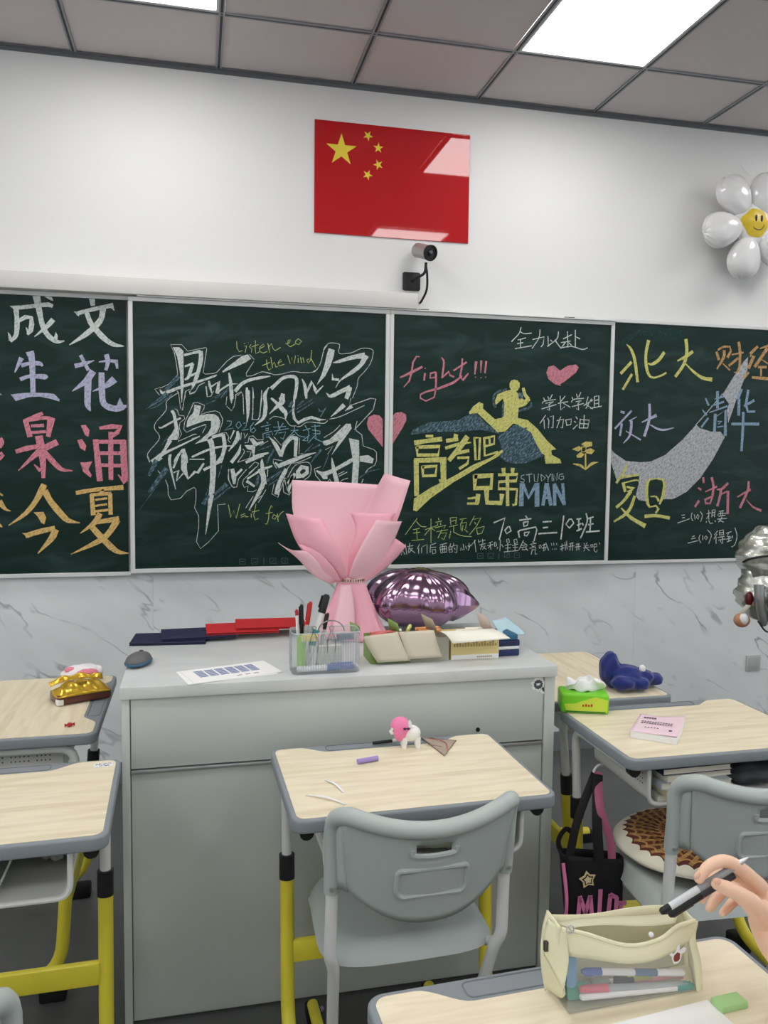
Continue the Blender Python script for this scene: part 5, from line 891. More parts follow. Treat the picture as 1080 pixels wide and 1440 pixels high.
sheet('paper_sheet', [(0.9764, -1.2000, 1.0928), (1.0125, -1.1300, 1.1956), (1.0445, -1.1100, 1.3129), (1.1070, -1.1400, 1.4452)], [(1.0093, -1.2000, 1.0920), (1.1052, -1.1500, 1.1918), (1.1428, -1.1900, 1.2995), (1.1742, -1.2200, 1.4222)], lambda u, v: .030 * sin(pi * u) * v, pinkl, bq, off, n=10)
# inner rolled fold
sheet('paper_fold', [(0.9661, -1.2300, 1.1116), (0.9743, -1.2200, 1.1837), (0.9984, -1.2000, 1.2619), (0.9847, -1.1700, 1.3175)], [(0.9800, -1.2300, 1.1112), (1.0440, -1.2100, 1.1998), (1.1000, -1.2200, 1.2744), (1.1305, -1.2000, 1.3143)], lambda u, v: -.035 * sin(pi * u) * v, pink, bq, off, n=10)
sheet('paper_petal', [(0.9217, -1.2200, 1.0926), (0.8543, -1.2400, 1.1610), (0.8010, -1.2500, 1.2306), (0.7685, -1.2400, 1.3193)], [(0.9656, -1.2450, 1.1138), (0.9469, -1.2700, 1.1678), (0.9153, -1.2800, 1.2368), (0.8814, -1.2500, 1.3015)], lambda u, v: -.040 * sin(pi * u) * v, pink, bq, off, n=10)
sheet('paper_petal', [(0.9679, -1.2450, 1.1138), (0.9769, -1.2800, 1.1686), (1.0085, -1.2900, 1.2367), (1.0488, -1.2800, 1.3005)], [(1.0101, -1.2200, 1.0904), (1.0802, -1.2300, 1.1600), (1.1197, -1.2200, 1.2231), (1.1525, -1.2000, 1.2885)], lambda u, v: -.030 * sin(pi * u) * v, pinkl, bq, off, n=10)
sheet('paper_petal', [(0.9171, -1.2200, 1.0882), (0.8530, -1.2500, 1.1263), (0.8010, -1.2700, 1.1817), (0.7424, -1.2600, 1.2303)], [(0.9229, -1.2400, 1.1049), (0.8770, -1.2700, 1.1557), (0.8294, -1.2900, 1.2037), (0.7777, -1.2800, 1.2055)], lambda u, v: -.012 * sin(pi * u) * v, pinkl, bq, off, n=6)
sheet('paper_petal', [(0.9200, -1.2300, 1.0989), (0.8733, -1.2650, 1.1461), (0.8307, -1.2800, 1.1936), (0.8053, -1.2700, 1.2239)], [(0.9459, -1.2400, 1.0998), (0.9176, -1.2700, 1.1458), (0.8708, -1.2800, 1.1973), (0.8164, -1.2700, 1.2259)], 0, pink, bq, off, n=5)
sheet('paper_petal', [(0.9961, -1.2200, 1.0862), (1.0393, -1.2350, 1.1383), (1.0858, -1.2350, 1.1836), (1.1266, -1.2200, 1.2346)], [(1.0148, -1.2200, 1.0857), (1.0780, -1.2100, 1.1199), (1.1324, -1.2000, 1.1644), (1.1733, -1.1800, 1.2038)], lambda u, v: -.015 * sin(pi * u) * v, pink, bq, off, n=6)
sheet('paper_fold', [(0.9387, -1.2550, 1.0932), (0.9275, -1.2700, 1.0325), (0.9075, -1.2850, 0.9456)], [(0.9755, -1.2550, 1.0923), (0.9823, -1.2700, 1.0308), (0.9839, -1.2900, 0.9369)], lambda u, v: -.012 * sin(pi * u), pinkl, bq, off, n=6)
# ---- purple foil balloon
foil = mat('purple_foil', rgb(166, 134, 162), .16, metal=1.0)
bl = empty('foil_balloon', (1.232, -1.12, 1.020), rad(4), 'shiny purple foil balloon lying beside the pink bouquet', 'balloon')
def pillow(u, v):
    a = 2 * pi * u; R = .160 * (1 + .11 * cos(5 * a)); s = -cos(pi * v)       # v 0..1: bottom centre -> seam -> top centre
    q = sin(pi * v); q = q ** .9; sg = 1 if v > .5 else -1
    t = .096 * (1 - q ** 2.4) ** .60 if q < 1 else 0
    wr = 1 + .020 * sin(22 * a + 2 * sin(5 * a)) * q ** 8
    x = R * q * cos(a) * (1.02 if cos(a) > 0 else 1.0) * wr; y = R * q * sin(a) * wr; z = sg * t * (1 + .035 * sin(22 * a + 2 * sin(5 * a)) * q * q)
    return (x * 1.08, y * .8, z)
MB().grid(pillow, 160, 36).build('balloon_skin', foil, bl, smooth=80)
def flange(u, v):
    a = 2 * pi * u; R = .160 * (1 + .11 * cos(5 * a)) * (.99 + .045 * v); w = 1 + .020 * sin(22 * a + 2 * sin(5 * a))
    return (R * cos(a) * (1.02 if cos(a) > 0 else 1) * w * 1.08, R * sin(a) * w * .8, .002 * sin(40 * a) * v)
MB().grid(flange, 160, 2).build('seam_edge', foil, bl, smooth=80)
MB().tube([(.09, -.015, -.005), (.135, -.02, -.012), (.165, -.02, -.014), (.195, -.02, -.016), (.222, -.02, -.018)], [(.070, .06), (.066, .055), (.050, .045), (.028, .03), (.004, .006)], 9).build('pointed_arm', foil, bl, smooth=28)
bl.rotation_euler = (rad(12), rad(2), rad(4))
# ------------------------------------------------------------------ daisy balloon on the wall
dz = empty('daisy_balloon', (3.2257, -0.1100, 2.6789), 0, 'white foil daisy balloon with a yellow smiling centre, high on the wall at the right', 'balloon')
wf_m = mat('pearl_white_foil', rgb(226, 226, 226), .22, spec=.7, coat=.6, bump=.25, bscale=14)
for k, a in enumerate((66, 128, 192, 258, 322, 14)):
    a = rad(a); M = Matrix.Rotation(-a + pi / 2, 3, 'Y')
    def P(u, v, M=M):
        t = 2 * pi * u; b_ = pi * (v - .5); d = Vector((cos(t) * cos(b_), sin(t) * cos(b_), sin(b_)))
        tw = .66 + .40 * (d.z + 1) / 2
        w_ = 1 + .05 * sin(11 * t) * (1 - abs(d.y)) * max(0, d.z)
        p = Vector((d.x * .100 * tw * w_, d.y * .058, d.z * .108 * w_ + .166))
        return tuple(M @ p)
    MB().grid(P, 40, 20).build('petal', wf_m, dz, smooth=80)
MB().ball((0, .0, 0), (.105, .042, .105), 28, 16).build('inner_body', wf_m, dz, smooth=80)
ye = mat('yellow_disc', rgb(214, 184, 40), .35, spec=.5)
def disc(u, v):
    a = 2 * pi * u; R = .068 * (1 + .025 * cos(6 * a + .5) + (.26 * max(0, cos(a - rad(172))) ** 14)); rr = v
    return (R * rr * cos(a), -.046 + .016 * rr * rr - .002, R * rr * sin(a) * 1.05)
MB().grid(disc, 48, 8).build('centre_disc', ye, dz, smooth=80)
ex = mat('black_print', rgb(40, 26, 16), .5)
for sx in (-1, 1):
    MB().ball((sx * .016 + .006, -.0475, .020), (.0062, .0022, .017), 14, 10).build('eye', ex, dz)
MB().tube([((.034 * cos(t)) + .006, -.0460 + .004 * (abs(cos(t)) ** 2), -.006 + .030 * sin(t)) for t in [rad(180 + 12 * k + 6) for k in range(15)]], .0019, 6).build('smile', ex, dz)
MB().tube([(0, .03, .25), (.0, .08, .30), (.0, .105, .33)], .0012, 6).build('string', paper, dz)
# ------------------------------------------------------------------ crumpled silver foil figure at the right edge
sv = empty('foil_balloon', (2.8372, -0.8000, 1.0086), 0, 'crumpled silver-grey foil balloon hanging at the right edge of the picture', 'balloon')
silver = mat('silver_foil', rgb(196, 198, 190), .25, metal=.75, bump=.5, bscale=14)
def lump(c, r, seed):
    rn = random.Random(seed); ph = [rn.uniform(0, 6.28) for _ in range(6)]
    return MB().ball(c, r, 44, 30, lambda d: 1 + .05 * sin(9 * d.x + ph[0]) * sin(8 * d.z + ph[1]) + .035 * sin(19 * d.z + ph[2] + 5 * d.x) + .02 * sin(31 * d.x + ph[3]) * sin(23 * d.z))
lump((.045, 0, .085), (.155, .11, .135), 1).build('upper_bulge', silver, sv, smooth=80)
lump((.075, 0, -.065), (.185, .12, .145), 2).build('lower_bulge', silver, sv, smooth=80)
for k, (p, q) in enumerate((((-.085, -.09, -.02), (-.06, -.10, -.19)), ((-.03, -.12, -.05), (-.01, -.11, -.20)))):
    MB().tube(bez([p, ((p[0] + q[0]) / 2 - .01, p[1] - .01, (p[2] + q[2]) / 2), q], 4), [.020] * 4 + [.017] * 4 + [.010], 12).build('dangling_limb', mat('grey_foil', rgb(150, 152, 150), .3, metal=.6), sv)
MB().tube(bez([(-.03, -.09, .10), (-.10, -.06, .085), (-.11, -.02, .065), (-.085, .0, .06)], 5), .005, 8).build('black_loop', dark, sv)
MB().tube(bez([(-.09, -.1, -.17), (-.05, -.11, -.215), (.02, -.11, -.20), (.06, -.1, -.18)], 5), .0035, 8).build('black_loop', dark, sv)
MB().tube(bez([(-.04, -.1, -.19), (.0, -.11, -.205), (.03, -.11, -.175)], 5), .003, 8).build('black_loop', dark, sv)
MB().ball((-.105, -.06, -.085), (.018, .015, .032), 14, 10).build('dark_red_piece', mat('dark_red_gloss', rgb(92, 18, 20), .3), sv)
MB().ball((-.128, -.05, -.175), (.034, .03, .030), 20, 14).build('small_ball', mat('orange_tan', rgb(196, 140, 104), .4), sv)
MB().ball((-.132, -.066, -.168), (.020, .018, .024), 16, 12).build('white_spot', whitep, sv)
MB().tube(bez([(-.105, -.06, -.11), (-.125, -.06, -.13), (-.13, -.05, -.145)], 3), .010, 8).build('link', mat('pale_foil', rgb(200, 200, 184), .4), sv)
MB().tube([(.13, 0, .18), (.13, 0, H - 1.0086)], .0015, 6).build('string', paper, sv)
# ------------------------------------------------------------------ things on the centre desk
ZD = .7502
ty = empty('toy_animal', (1.0283, -1.7800, 0.7502), rad(-6), 'small white toy animal with a pink mane on the centre desk', 'toy')
wtoy = mat('white_toy_plastic', rgb(240, 238, 234), .4); ptoy = mat('pink_toy_mane', rgb(240, 130, 176), .45)
MB().ball((.008, 0, .036), (.026, .020, .0215), 24, 16).build('body', wtoy, ty)
for x, y in ((-.010, -.010), (-.010, .011), (.026, -.010), (.026, .011)):
    MB().tube([(x, y, .0), (x, y, .006), (x * .9 + .001, y * .9, .028)], [.0062, .0068, .0085], 12).build('leg', wtoy, ty)
MB().ball((-.026, 0, .048), (.018, .017, .018), 20, 14).build('head', wtoy, ty)
MB().tube([(-.040, 0, .041), (-.046, 0, .038)], [.008, .0055], 12).build('snout', wtoy, ty)
def mane(u, v):
    a = 2 * pi * u; b_ = pi * (v - .5); d = Vector((cos(a) * cos(b_), sin(a) * cos(b_), sin(b_)))
    w_ = 1 + .07 * sin(7 * a) * (1 - v); return (d.x * .0245 * w_ - .020, d.y * .0235 * w_, (d.z * .026 if d.z > 0 else d.z * .038) + .054)
MB().grid(mane, 36, 20, skip=lambda i, j: (14 <= i <= 21) and j < 10).build('mane', ptoy, ty)
MB().lathe([(.007, 0), (.005, .010), (.001, .017)], (.003, -.010, .058), 10, Matrix.Rotation(rad(12), 3, 'X')).build('ear', wtoy, ty)
for sx in (-1, 1):
    o = MB().ball((-.0065 + sx * .0045, -.0235, .0555), (.0045, .002, .0035), 10, 8).build('bow', mat('purple_bow', rgb(84, 30, 84), .5), ty)
MB().ball((-.038, -.0115, .047), (.0025, .003, .0045), 10, 8).build('eye', mat('toy_eye', rgb(90, 60, 120), .3), ty)
def stick(name, a, b, rr, m, label, cat, **k):
    a = Vector(a); b = Vector(b); o = MB().tube([(0, 0, 0), (b - a) * .5, b - a], rr, 14).build(name, m, loc=a); return tag(o, label, cat, k.get('group'))
stick('crayon', (0.8785, -1.8712, 0.7565), (0.9314, -1.8580, 0.7565), .0062, mat('lilac_crayon', rgb(160, 140, 200), .6), 'short lilac crayon lying on the centre desk', 'crayon')
a_, b_ = (0.9414, -1.7526, 0.7560), (1.0084, -1.7444, 0.7560)
r = pen('pen', a_, b_, .0042, dark, whitep, 'black pen lying in the pen tray of the centre desk behind the toy', cap_at=.8)
for (A, B, wd), lab in ((((0.7306, -2.0272, 0.7510), (0.8087, -2.0916, 0.7510), .006), 'longer white paper strip on the centre desk'), (((0.7866, -1.9542, 0.7510), (0.8152, -2.0288, 0.7510), .006), 'shorter white paper strip on the centre desk')):
    A = Vector(A); B = Vector(B); d = (B - A); nn = Vector((-d.y, d.x, 0)).normalized() * wd; L_ = d.length
    def F(u, v, A=A, d=d, nn=nn, L_=L_): return tuple(d * u + nn * (v - .5) + Vector((0, 0, .004 * sin(pi * u) + .0003)) + nn * .5 * sin(pi * u))
    o = MB().grid(F, 10, 2).build('paper_strip', paper, loc=A, solid=.0006); tag(o, lab, 'paper', 'paper strips on the centre desk')
# set square
T = [Vector(p) for p in ((1.0811, -1.7280, 0.7510), (1.1643, -1.7664, 0.7510), (1.1030, -1.8628, 0.7510))]
o0 = sum(T, Vector()) / 3; ss = empty('set_square', o0, 0, 'small brownish see-through set square with a red arc on the centre desk', 'ruler')
T = [t - o0 for t in T]
MB().prism([(t.x, t.y) for t in T], 0, .0016).build('plate', mat('amber_plastic', rgb(196, 176, 158), .2, alpha=.62), ss, smooth=0)
edge = mat('brown_edge', rgb(120, 104, 98), .4)
MB().tube([T[0] + Vector((0, 0, .001)), T[1] + Vector((0, 0, .001)), T[2] + Vector((0, 0, .001)), T[0] + Vector((0, 0, .001))], .0016, 6).build('edge', edge, ss)
arc = bez([T[0] * .82 + T[1] * .18, o0 * 0 + (T[0] * .25 + T[1] * .55 + T[2] * .2), T[2] * .75 + T[1] * .25 + T[0] * .0], 8)
MB().tube([p + Vector((0, 0, .0022)) for p in arc], .0010, 6).build('printed_arc', mat('red_arc', rgb(170, 60, 60), .5), ss)
b = MB()
for k in range(8):
    p = T[0] * .55 + T[2] * .45 + (T[1] - T[0]) * (.04 + k * .04); b.obox((p.x - .012, p.y + .006, .0020), (.010, .0004, .0003), Matrix.Rotation(rad(-38), 3, 'Z'))
b.build('printed_lines', edge, ss, smooth=0)['kind'] = 'stuff'
# crumpled bag in the centre desk's tray
def crump(c, r, seed, amp=.10):
    rn = random.Random(seed); ph = [rn.uniform(0, 6.28) for _ in range(6)]
    return MB().ball(c, r, 40, 24, lambda d: 1 + amp * sin(7 * d.x + ph[0]) * sin(6 * d.y + ph[1]) + amp * .6 * sin(17 * d.x + 4 * d.y + ph[2]) + amp * .3 * sin(29 * d.y + ph[3]))
o = crump((0, 0, 0), (.150, .105, .043), 4).build('plastic_bag', mat('cloudy_plastic', rgb(206, 204, 190), .3), loc=(1.025, -2.02, .668), smooth=70); tag(o, 'crumpled cloudy plastic bag in the tray under the centre desk', 'bag')
o = MB().box((-.07, -.09, 0), (.07, .09, .022)).build('dark_book', dark, loc=(.835, -1.96, .6215), bevel=.002); tag(o, 'black book in the tray under the centre desk', 'book')
# ------------------------------------------------------------------ left desks
tp = empty('tissue_pack', (0.1580, -1.2108, 0.7502), rad(24), 'gold and brown tissue pack on the sideways left desk', 'tissues')
gold = mat('gold_film', rgb(206, 168, 52), .22, metal=.55, bump=.15, bscale=30); brown = mat('brown_film', rgb(96, 56, 42), .3)
MB().box((-.080, -.022, 0), (.080, .070, .030)).build('brown_base', brown, tp, bevel=.008, segs=3)
def gtop(u, v):
    s = u * 2 - 1; t = v * 2 - 1
    z = .026 + .030 * (1 - abs(s) ** 3) * (1 - abs(t) ** 2.4) + .0035 * sin(13 * s + 3 * t) * (1 - t * t)
    return (s * (.083 - .006 * t * t) , .024 + t * .050, z)
MB().grid(gtop, 30, 20).build('gold_top', gold, tp, solid=.001, smooth=70)
def gfl(u, v):
    s = u * 2 - 1; return (s * .080, -.010 + .072 + .010 * v, .052 * 1 + .014 * v * (1 + .25 * sin(9 * s)) - .012 * s * s)
MB().grid(gfl, 24, 4).build('crimped_edge', gold, tp, solid=.001)
MB().box((-.082, -.0235, .001), (-.062, .0, .020)).build('white_corner', whitep, tp, bevel=.004)
b = MB()
for k in range(3): b.box((-.012 + k * .009, -.001 - .0, .0560), (-.006 + k * .009, .008, .0566))
b.build('printed_mark', brown, tp, smooth=0)['kind'] = 'stuff'
tq = empty('tissue_pack', (0.1289, -0.9848, 0.7502), rad(8), 'white and pink tissue pack behind the gold one', 'tissues')
o = crump((0, .010, .026), (.066, .040, .026), 9, .05).build('white_film', mat('white_film', rgb(236, 232, 234), .35), tq, smooth=70)
MB().ball((.012, -.018, .030), (.036, .016, .014), 18, 12).build('pink_patch', mat('pink_film', rgb(228, 130, 150), .4), tq)
MB().ball((-.040, -.004, .040), (.018, .014, .010), 14, 10).build('pink_patch', MATS['pink_film'], tq)
cd = empty('wrapped_sweet', (0.1540, -1.4526, 0.7502), rad(20), 'tiny red wrapped sweet on the sideways left desk', 'sweet')
MB().ball((0, 0, .006), (.008, .006, .006), 14, 10).build('sweet_body', redp, cd)
for sx in (-1, 1): MB().lathe([(.002, 0), (.005, .006)], (sx * .007, 0, .006), 8, Matrix.Rotation(sx * rad(90), 3, 'Y')).build('twisted_end', redp, cd)
# label sticker and folder
st = empty('label_sticker', (0.2739, -1.7578, 0.7503), rad(3), 'white label sticker with blue print on the corner of the nearest left desk', 'sticker')
MB().prism(rrect(-.022, -.013, .022, .013, .003), 0, .0005).build('sticker_base', stick_w, st, smooth=0)
b = MB(); rs = random.Random(3)
for k in range(26):
    x, y = rs.uniform(-.018, .016), rs.uniform(-.010, .009); b.box((x, y, .0005), (x + rs.uniform(.002, .005), y + .0018, .0008))
b.build('blue_print', mat('dark_blue_print', rgb(60, 84, 110), .6), st, smooth=0)['kind'] = 'stuff'
for nm, x, z, m, lab in (('file_folder', .098, .0, mat('green_film', rgb(88, 142, 62), .3), 'green plastic file folder in the tray of the nearest left desk'), ('file_folder', .122, .0, mat('clear_file', rgb(186, 196, 178), .2, alpha=.6), 'clear plastic file folder beside the green one in the left desk tray')):
    M = Matrix.Rotation(rad(24), 3, 'Y')
    o = MB().obox((0, 0, .046), (.0022, .12, .043), M).build(nm, m, loc=(x, -1.98, .6215), smooth=0); tag(o, lab, 'folder')
o = crump((0, 0, 0), (.045, .08, .026), 12).build('grey_pouch', mat('grey_pouch', rgb(170, 170, 164), .6), loc=(.195, -1.92, .652), smooth=70); tag(o, 'pale grey pouch lying in the tray of the nearest left desk', 'pouch')
# ------------------------------------------------------------------ right desks
tb = empty('tissue_box', (1.6120, -1.6157, 0.7502), rad(-18), 'bright green tissue packet with a white tissue pulled out, beside the podium', 'tissues')
green = mat('bright_green_film', rgb(118, 205, 40), .35); lime = mat('lime_film', rgb(198, 222, 70), .35)
MB().box((-.070, -.006, 0), (.070, .082, .058)).build('packet', green, tb, bevel=.007, segs=3)
MB().prism([(-.055, .010), (.064, .004), (.066, .042), (.030, .052), (-.030, .030), (-.060, .028)], -.0068, -.0060, 'y').build('lime_swoosh', lime, tb, smooth=0)
MB().box((-.058, -.0075, .005), (.060, -.0068, .008)).build('print_line', mat('dark_green_print', rgb(40, 110, 40), .5), tb, smooth=0)
b = MB()
for k in range(4): b.box((-.008 + k * .008, -.0078, .022), (-.003 + k * .008, -.0068, .022 + .006 + .002 * (k % 2)))
b.build('red_print', mat('red_print2', rgb(180, 70, 30), .6), tb, smooth=0)['kind'] = 'stuff'
def tiss(u, v):
    s = u * 2 - 1; t = v; return (s * (.046 + .012 * sin(3 * t)) + .012 * t, .038 + .022 * sin(4 * s + 2 * t) * t + .010 * (1 - t), .056 + .042 * t * (1 - .35 * s * s) + .004 * sin(9 * s))
MB().grid(tiss, 20, 12).build('pulled_tissue', mat('tissue_white', rgb(244, 244, 244), .9), tb, solid=.0015, smooth=70)
def tiss2(u, v):
    s = u * 2 - 1; return (s * .050 + .006 * v, .030 + .03 * v - .012 * cos(3 * s), .0585 + .030 * sin(pi * v) + .004 * sin(8 * s + 5 * v))
MB().grid(tiss2, 20, 10).build('pulled_tissue', MATS['tissue_white'], tb, solid=.0015, smooth=70)
# navy cloth
nc = empty('navy_cloth', (1.8640, -1.4071, 0.7582), rad(-10), 'crumpled navy blue cloth on the sideways desk behind the tissue packet', 'cloth')
vel = mat('navy_velvet', rgb(22, 38, 110), .85, sheen=.3)
def lobe(c, r, seed, tilt=0):
    rn = random.Random(seed); ph = [rn.uniform(0, 6.28) for _ in range(4)]
    return c, r, ph
b = MB()
for c, r_, sd in (((-.048, .020, .052), (.036, .040, .058), 1), ((.000, .000, .034), (.055, .045, .038), 2), ((.050, .010, .028), (.042, .040, .030), 3), ((.092, .018, .020), (.038, .030, .022), 4), ((-.020, -.040, .022), (.042, .030, .024), 5), ((.035, -.035, .018), (.030, .026, .020), 6)):
    rn = random.Random(sd); ph = [rn.uniform(0, 6.28) for _ in range(4)]
    b.ball(c, r_, 28, 18, lambda d: 1 + .10 * sin(5 * d.x + ph[0]) * sin(4 * d.z + ph[1]) + .05 * sin(11 * d.y + ph[2]))
o = b.build('cloth_folds', vel, nc, weld=False)
md = o.modifiers.new('r', 'REMESH'); md.mode = 'VOXEL'; md.voxel_size = .004; md.use_smooth_shade = True
md = o.modifiers.new('s', 'SMOOTH'); md.iterations = 4
MB().ball((.050, -.008, .060), (.011, .009, .013), 14, 10).build('white_tag', whitep, nc)
# booklet
bk = empty('booklet', (1.7347, -1.8084, 0.7502), rad(-40), 'thick pink-covered booklet lying open-edged on the right desk', 'book')
MB().box((-.060, -.080, 0), (.060, .080, .019)).build('page_block', paper, bk, smooth=0, bevel=.001, segs=1)
def cov(u, v):
    s = u; return (-.061 + .122 * s, -.081 + .162 * v, .0195 + .004 * s * s + .020 * max(0, s + v - 1.35) ** 1.5)
pk = mat('pale_pink_cover', rgb(236, 208, 218), .5)
MB().grid(cov, 12, 12).build('cover', pk, bk, solid=.0008, smooth=60)
b = MB()
for k in range(12):
    b.box((-.045 + k * .0070, .012, .0215 + k * .0003), (-.0405 + k * .0070, .0165, .0222 + k * .0003)); b.box((-.045 + k * .0070, -.002, .0212 + k * .0003), (-.0405 + k * .0070, .0025, .0219 + k * .0003))
    if k < 5: b.box((-.045 + k * .0070, .045, .0213 + k * .0003), (-.0400 + k * .0070, .052, .0226 + k * .0003)); b.box((-.030 + k * .0080, -.035, .0208 + k * .0003), (-.026 + k * .0080, -.032, .0216 + k * .0003))
b.box((.034, -.045, .0225), (.042, -.037, .0236))
b.build('cover_print', mat('print_dark', rgb(70, 60, 66), .6), bk, smooth=0)['kind'] = 'stuff'
# books in the right desk's tray
labs = ['lowest book in the tray of the right desk', 'second book from the bottom in the right desk tray', 'middle book of the stack in the right desk tray', 'book just under the navy one in the right desk tray', 'navy book on top of the stack in the right desk tray']
for k in range(5):
    r = empty('textbook', (1.755 + .006 * (k % 2), -1.875 - .006 * (k % 3), .6215 + .0185 * k), rad((-3, 4, -2, 5, 1)[k]), labs[k], 'book', 'books in the right desk tray')
    hh_ = .0165; cm = navy_m if k == 4 else mat('cover_%d' % k, rgb(*((200, 200, 190), (214, 206, 170), (190, 196, 200), (222, 218, 206))[k]), .5)
    MB().box((-.098, -.080, .0012), (.098, .080, hh_ - .0012)).build('page_block', mat('page_cream', rgb(222, 218, 202), .8, bump=.3, bscale=120, stretch=(.1, .1, 8)), r, smooth=0)
    MB().box((-.10, -.082, 0), (.10, .082, .0012)).box((-.10, -.082, hh_ - .0012), (.10, .082, hh_)).box((-.10, -.082, .0012), (-.0985, .082, hh_ - .0012)).build('cover', cm, r, smooth=0)
o = crump((0, 0, 0), (.10, .07, .030), 22, .1).build('dark_bag', mat('dark_cloth', rgb(70, 72, 78), .8), loc=(1.965, -1.87, .655), smooth=70); tag(o, 'dark grey cloth pouch beside the books in the right desk tray', 'bag')
# ---- shoulder bag hanging from the right desk
bg = empty('shoulder_bag', (1.515, -1.865, .255), rad(-4), 'black shoulder bag with pink lettering hanging from the right desk', 'bag')
blk = mat('black_fabric', rgb(20, 18, 22), .8); pnk = mat('pink_print', rgb(214, 120, 166), .6)
def bagf(u, v):
    a = 2 * pi * u; c_, s_ = cos(a), sin(a); e = .5
    x = math.copysign(abs(c_) ** e, c_) * (.074 + .012 * v); y = math.copysign(abs(s_) ** e, s_) * (.034 - .010 * v) 
    return (x + .012 * (1 - v), y, .005 + .195 * v + .012 * v * (x / .09) * -1)
MB().grid(bagf, 48, 14).build('bag_body', blk, bg, solid=.002, smooth=60)
MB().prism([(x * .97 + .012, y) for x, y in rrect(-.078, -.033, .078, .033, .012)], 0, .006).build('bag_base', blk, bg)
# lettering, as blocks on the front face
L_ = MB()
def bar(x0, z0, x1, z1, w_=.011, y=-.0375):
    d = Vector((x1 - x0, 0, z1 - z0)); L = d.length; a = math.atan2(d.z, d.x); M = Matrix.Rotation(-a, 3, 'Y'); L_.obox(((x0 + x1) / 2, y, (z0 + z1) / 2), (L / 2 + w_ * .2, .001, w_), M)
for s in ((-.048, .045, -.044, .105), (-.044, .105, -.028, .060), (-.028, .060, -.016, .105), (-.016, .105, -.008, .040), (.010, .035, .012, .120), (.034, .030, .040, .105), (.040, .105, .058, .095), (.058, .095, .056, .030), (.068, .030, .072, .080), (.062, .080, .084, .078)):
    bar(*s, w_=.0055)
L_.build('lettering', pnk, bg, smooth=0)['label'] = 'chunky pink letters'
def star_b(cx, cz, r, y0, y1):
    p = []
    for i in range(10):
        a = rad(100 + 36 * i); q = r if i % 2 == 0 else r * .6; p.append((cx + q * cos(a), cz + q * sin(a)))
    return MB().prism(p, y0, y1, 'y')
s1 = star_b(-.024, .150, .024, -.0375, -.0350).build('star_badge', mat('cream_print', rgb(226, 206, 160), .6), bg, smooth=0)
star_b(-.024, .150, .017, -.0385, -.0376).build('badge_ring', blk, s1, smooth=0); star_b(-.024, .150, .012, -.0395, -.0386).build('badge_star', MATS['cream_print'], s1, smooth=0)
hk = Vector((1.5558, -1.8000, 0.6542)) - Vector((1.525, -1.855, .255))
def strap(pts, w_, m, nm='strap'):
    P = bez(pts, 5); MB().tube(P, [(w_, .0018)] * len(P), 8, up=(1, 0, 0)).build(nm, m, bg)
strap([(-.070, -.02, .200), (-.045, -.01, .300), hk + Vector((-.004, -.002, -.004))], .012, blk)
strap([(.010, -.028, .195), (.004, -.02, .300), hk + Vector((.003, -.006, -.004))], .014, blk)
strap([(-.072, .02, .190), (-.085, .02, .230), (-.065, .02, .262), (-.040, .02, .245)], .007, blk)
strap([(.052, -.02, .140), (.044, -.02, .240), (.016, -.01, .330), hk + Vector((.008, .004, -.002))], .011, mat('dusty_pink_strap', rgb(168, 92, 118), .7), 'pink_strap')
strap([(-.082, -.033, .02), (-.080, -.036, .10), (-.086, -.02, .19)], .005, pnk, 'pink_piping')
hkk = empty('bag_hook', (1.5560, -1.8000, 0.6482), 0, 'small white hook on the side of the right desk holding the bag', 'hook')
MB().tube(bez([(.010, .01, -.012), (-.004, 0, -.016), (-.010, -.004, .0), (-.002, -.002, .014), (.014, .008, .016), (.030, .02, .010)], 4), .0032, 8).build('hook_wire', tube_w, hkk)
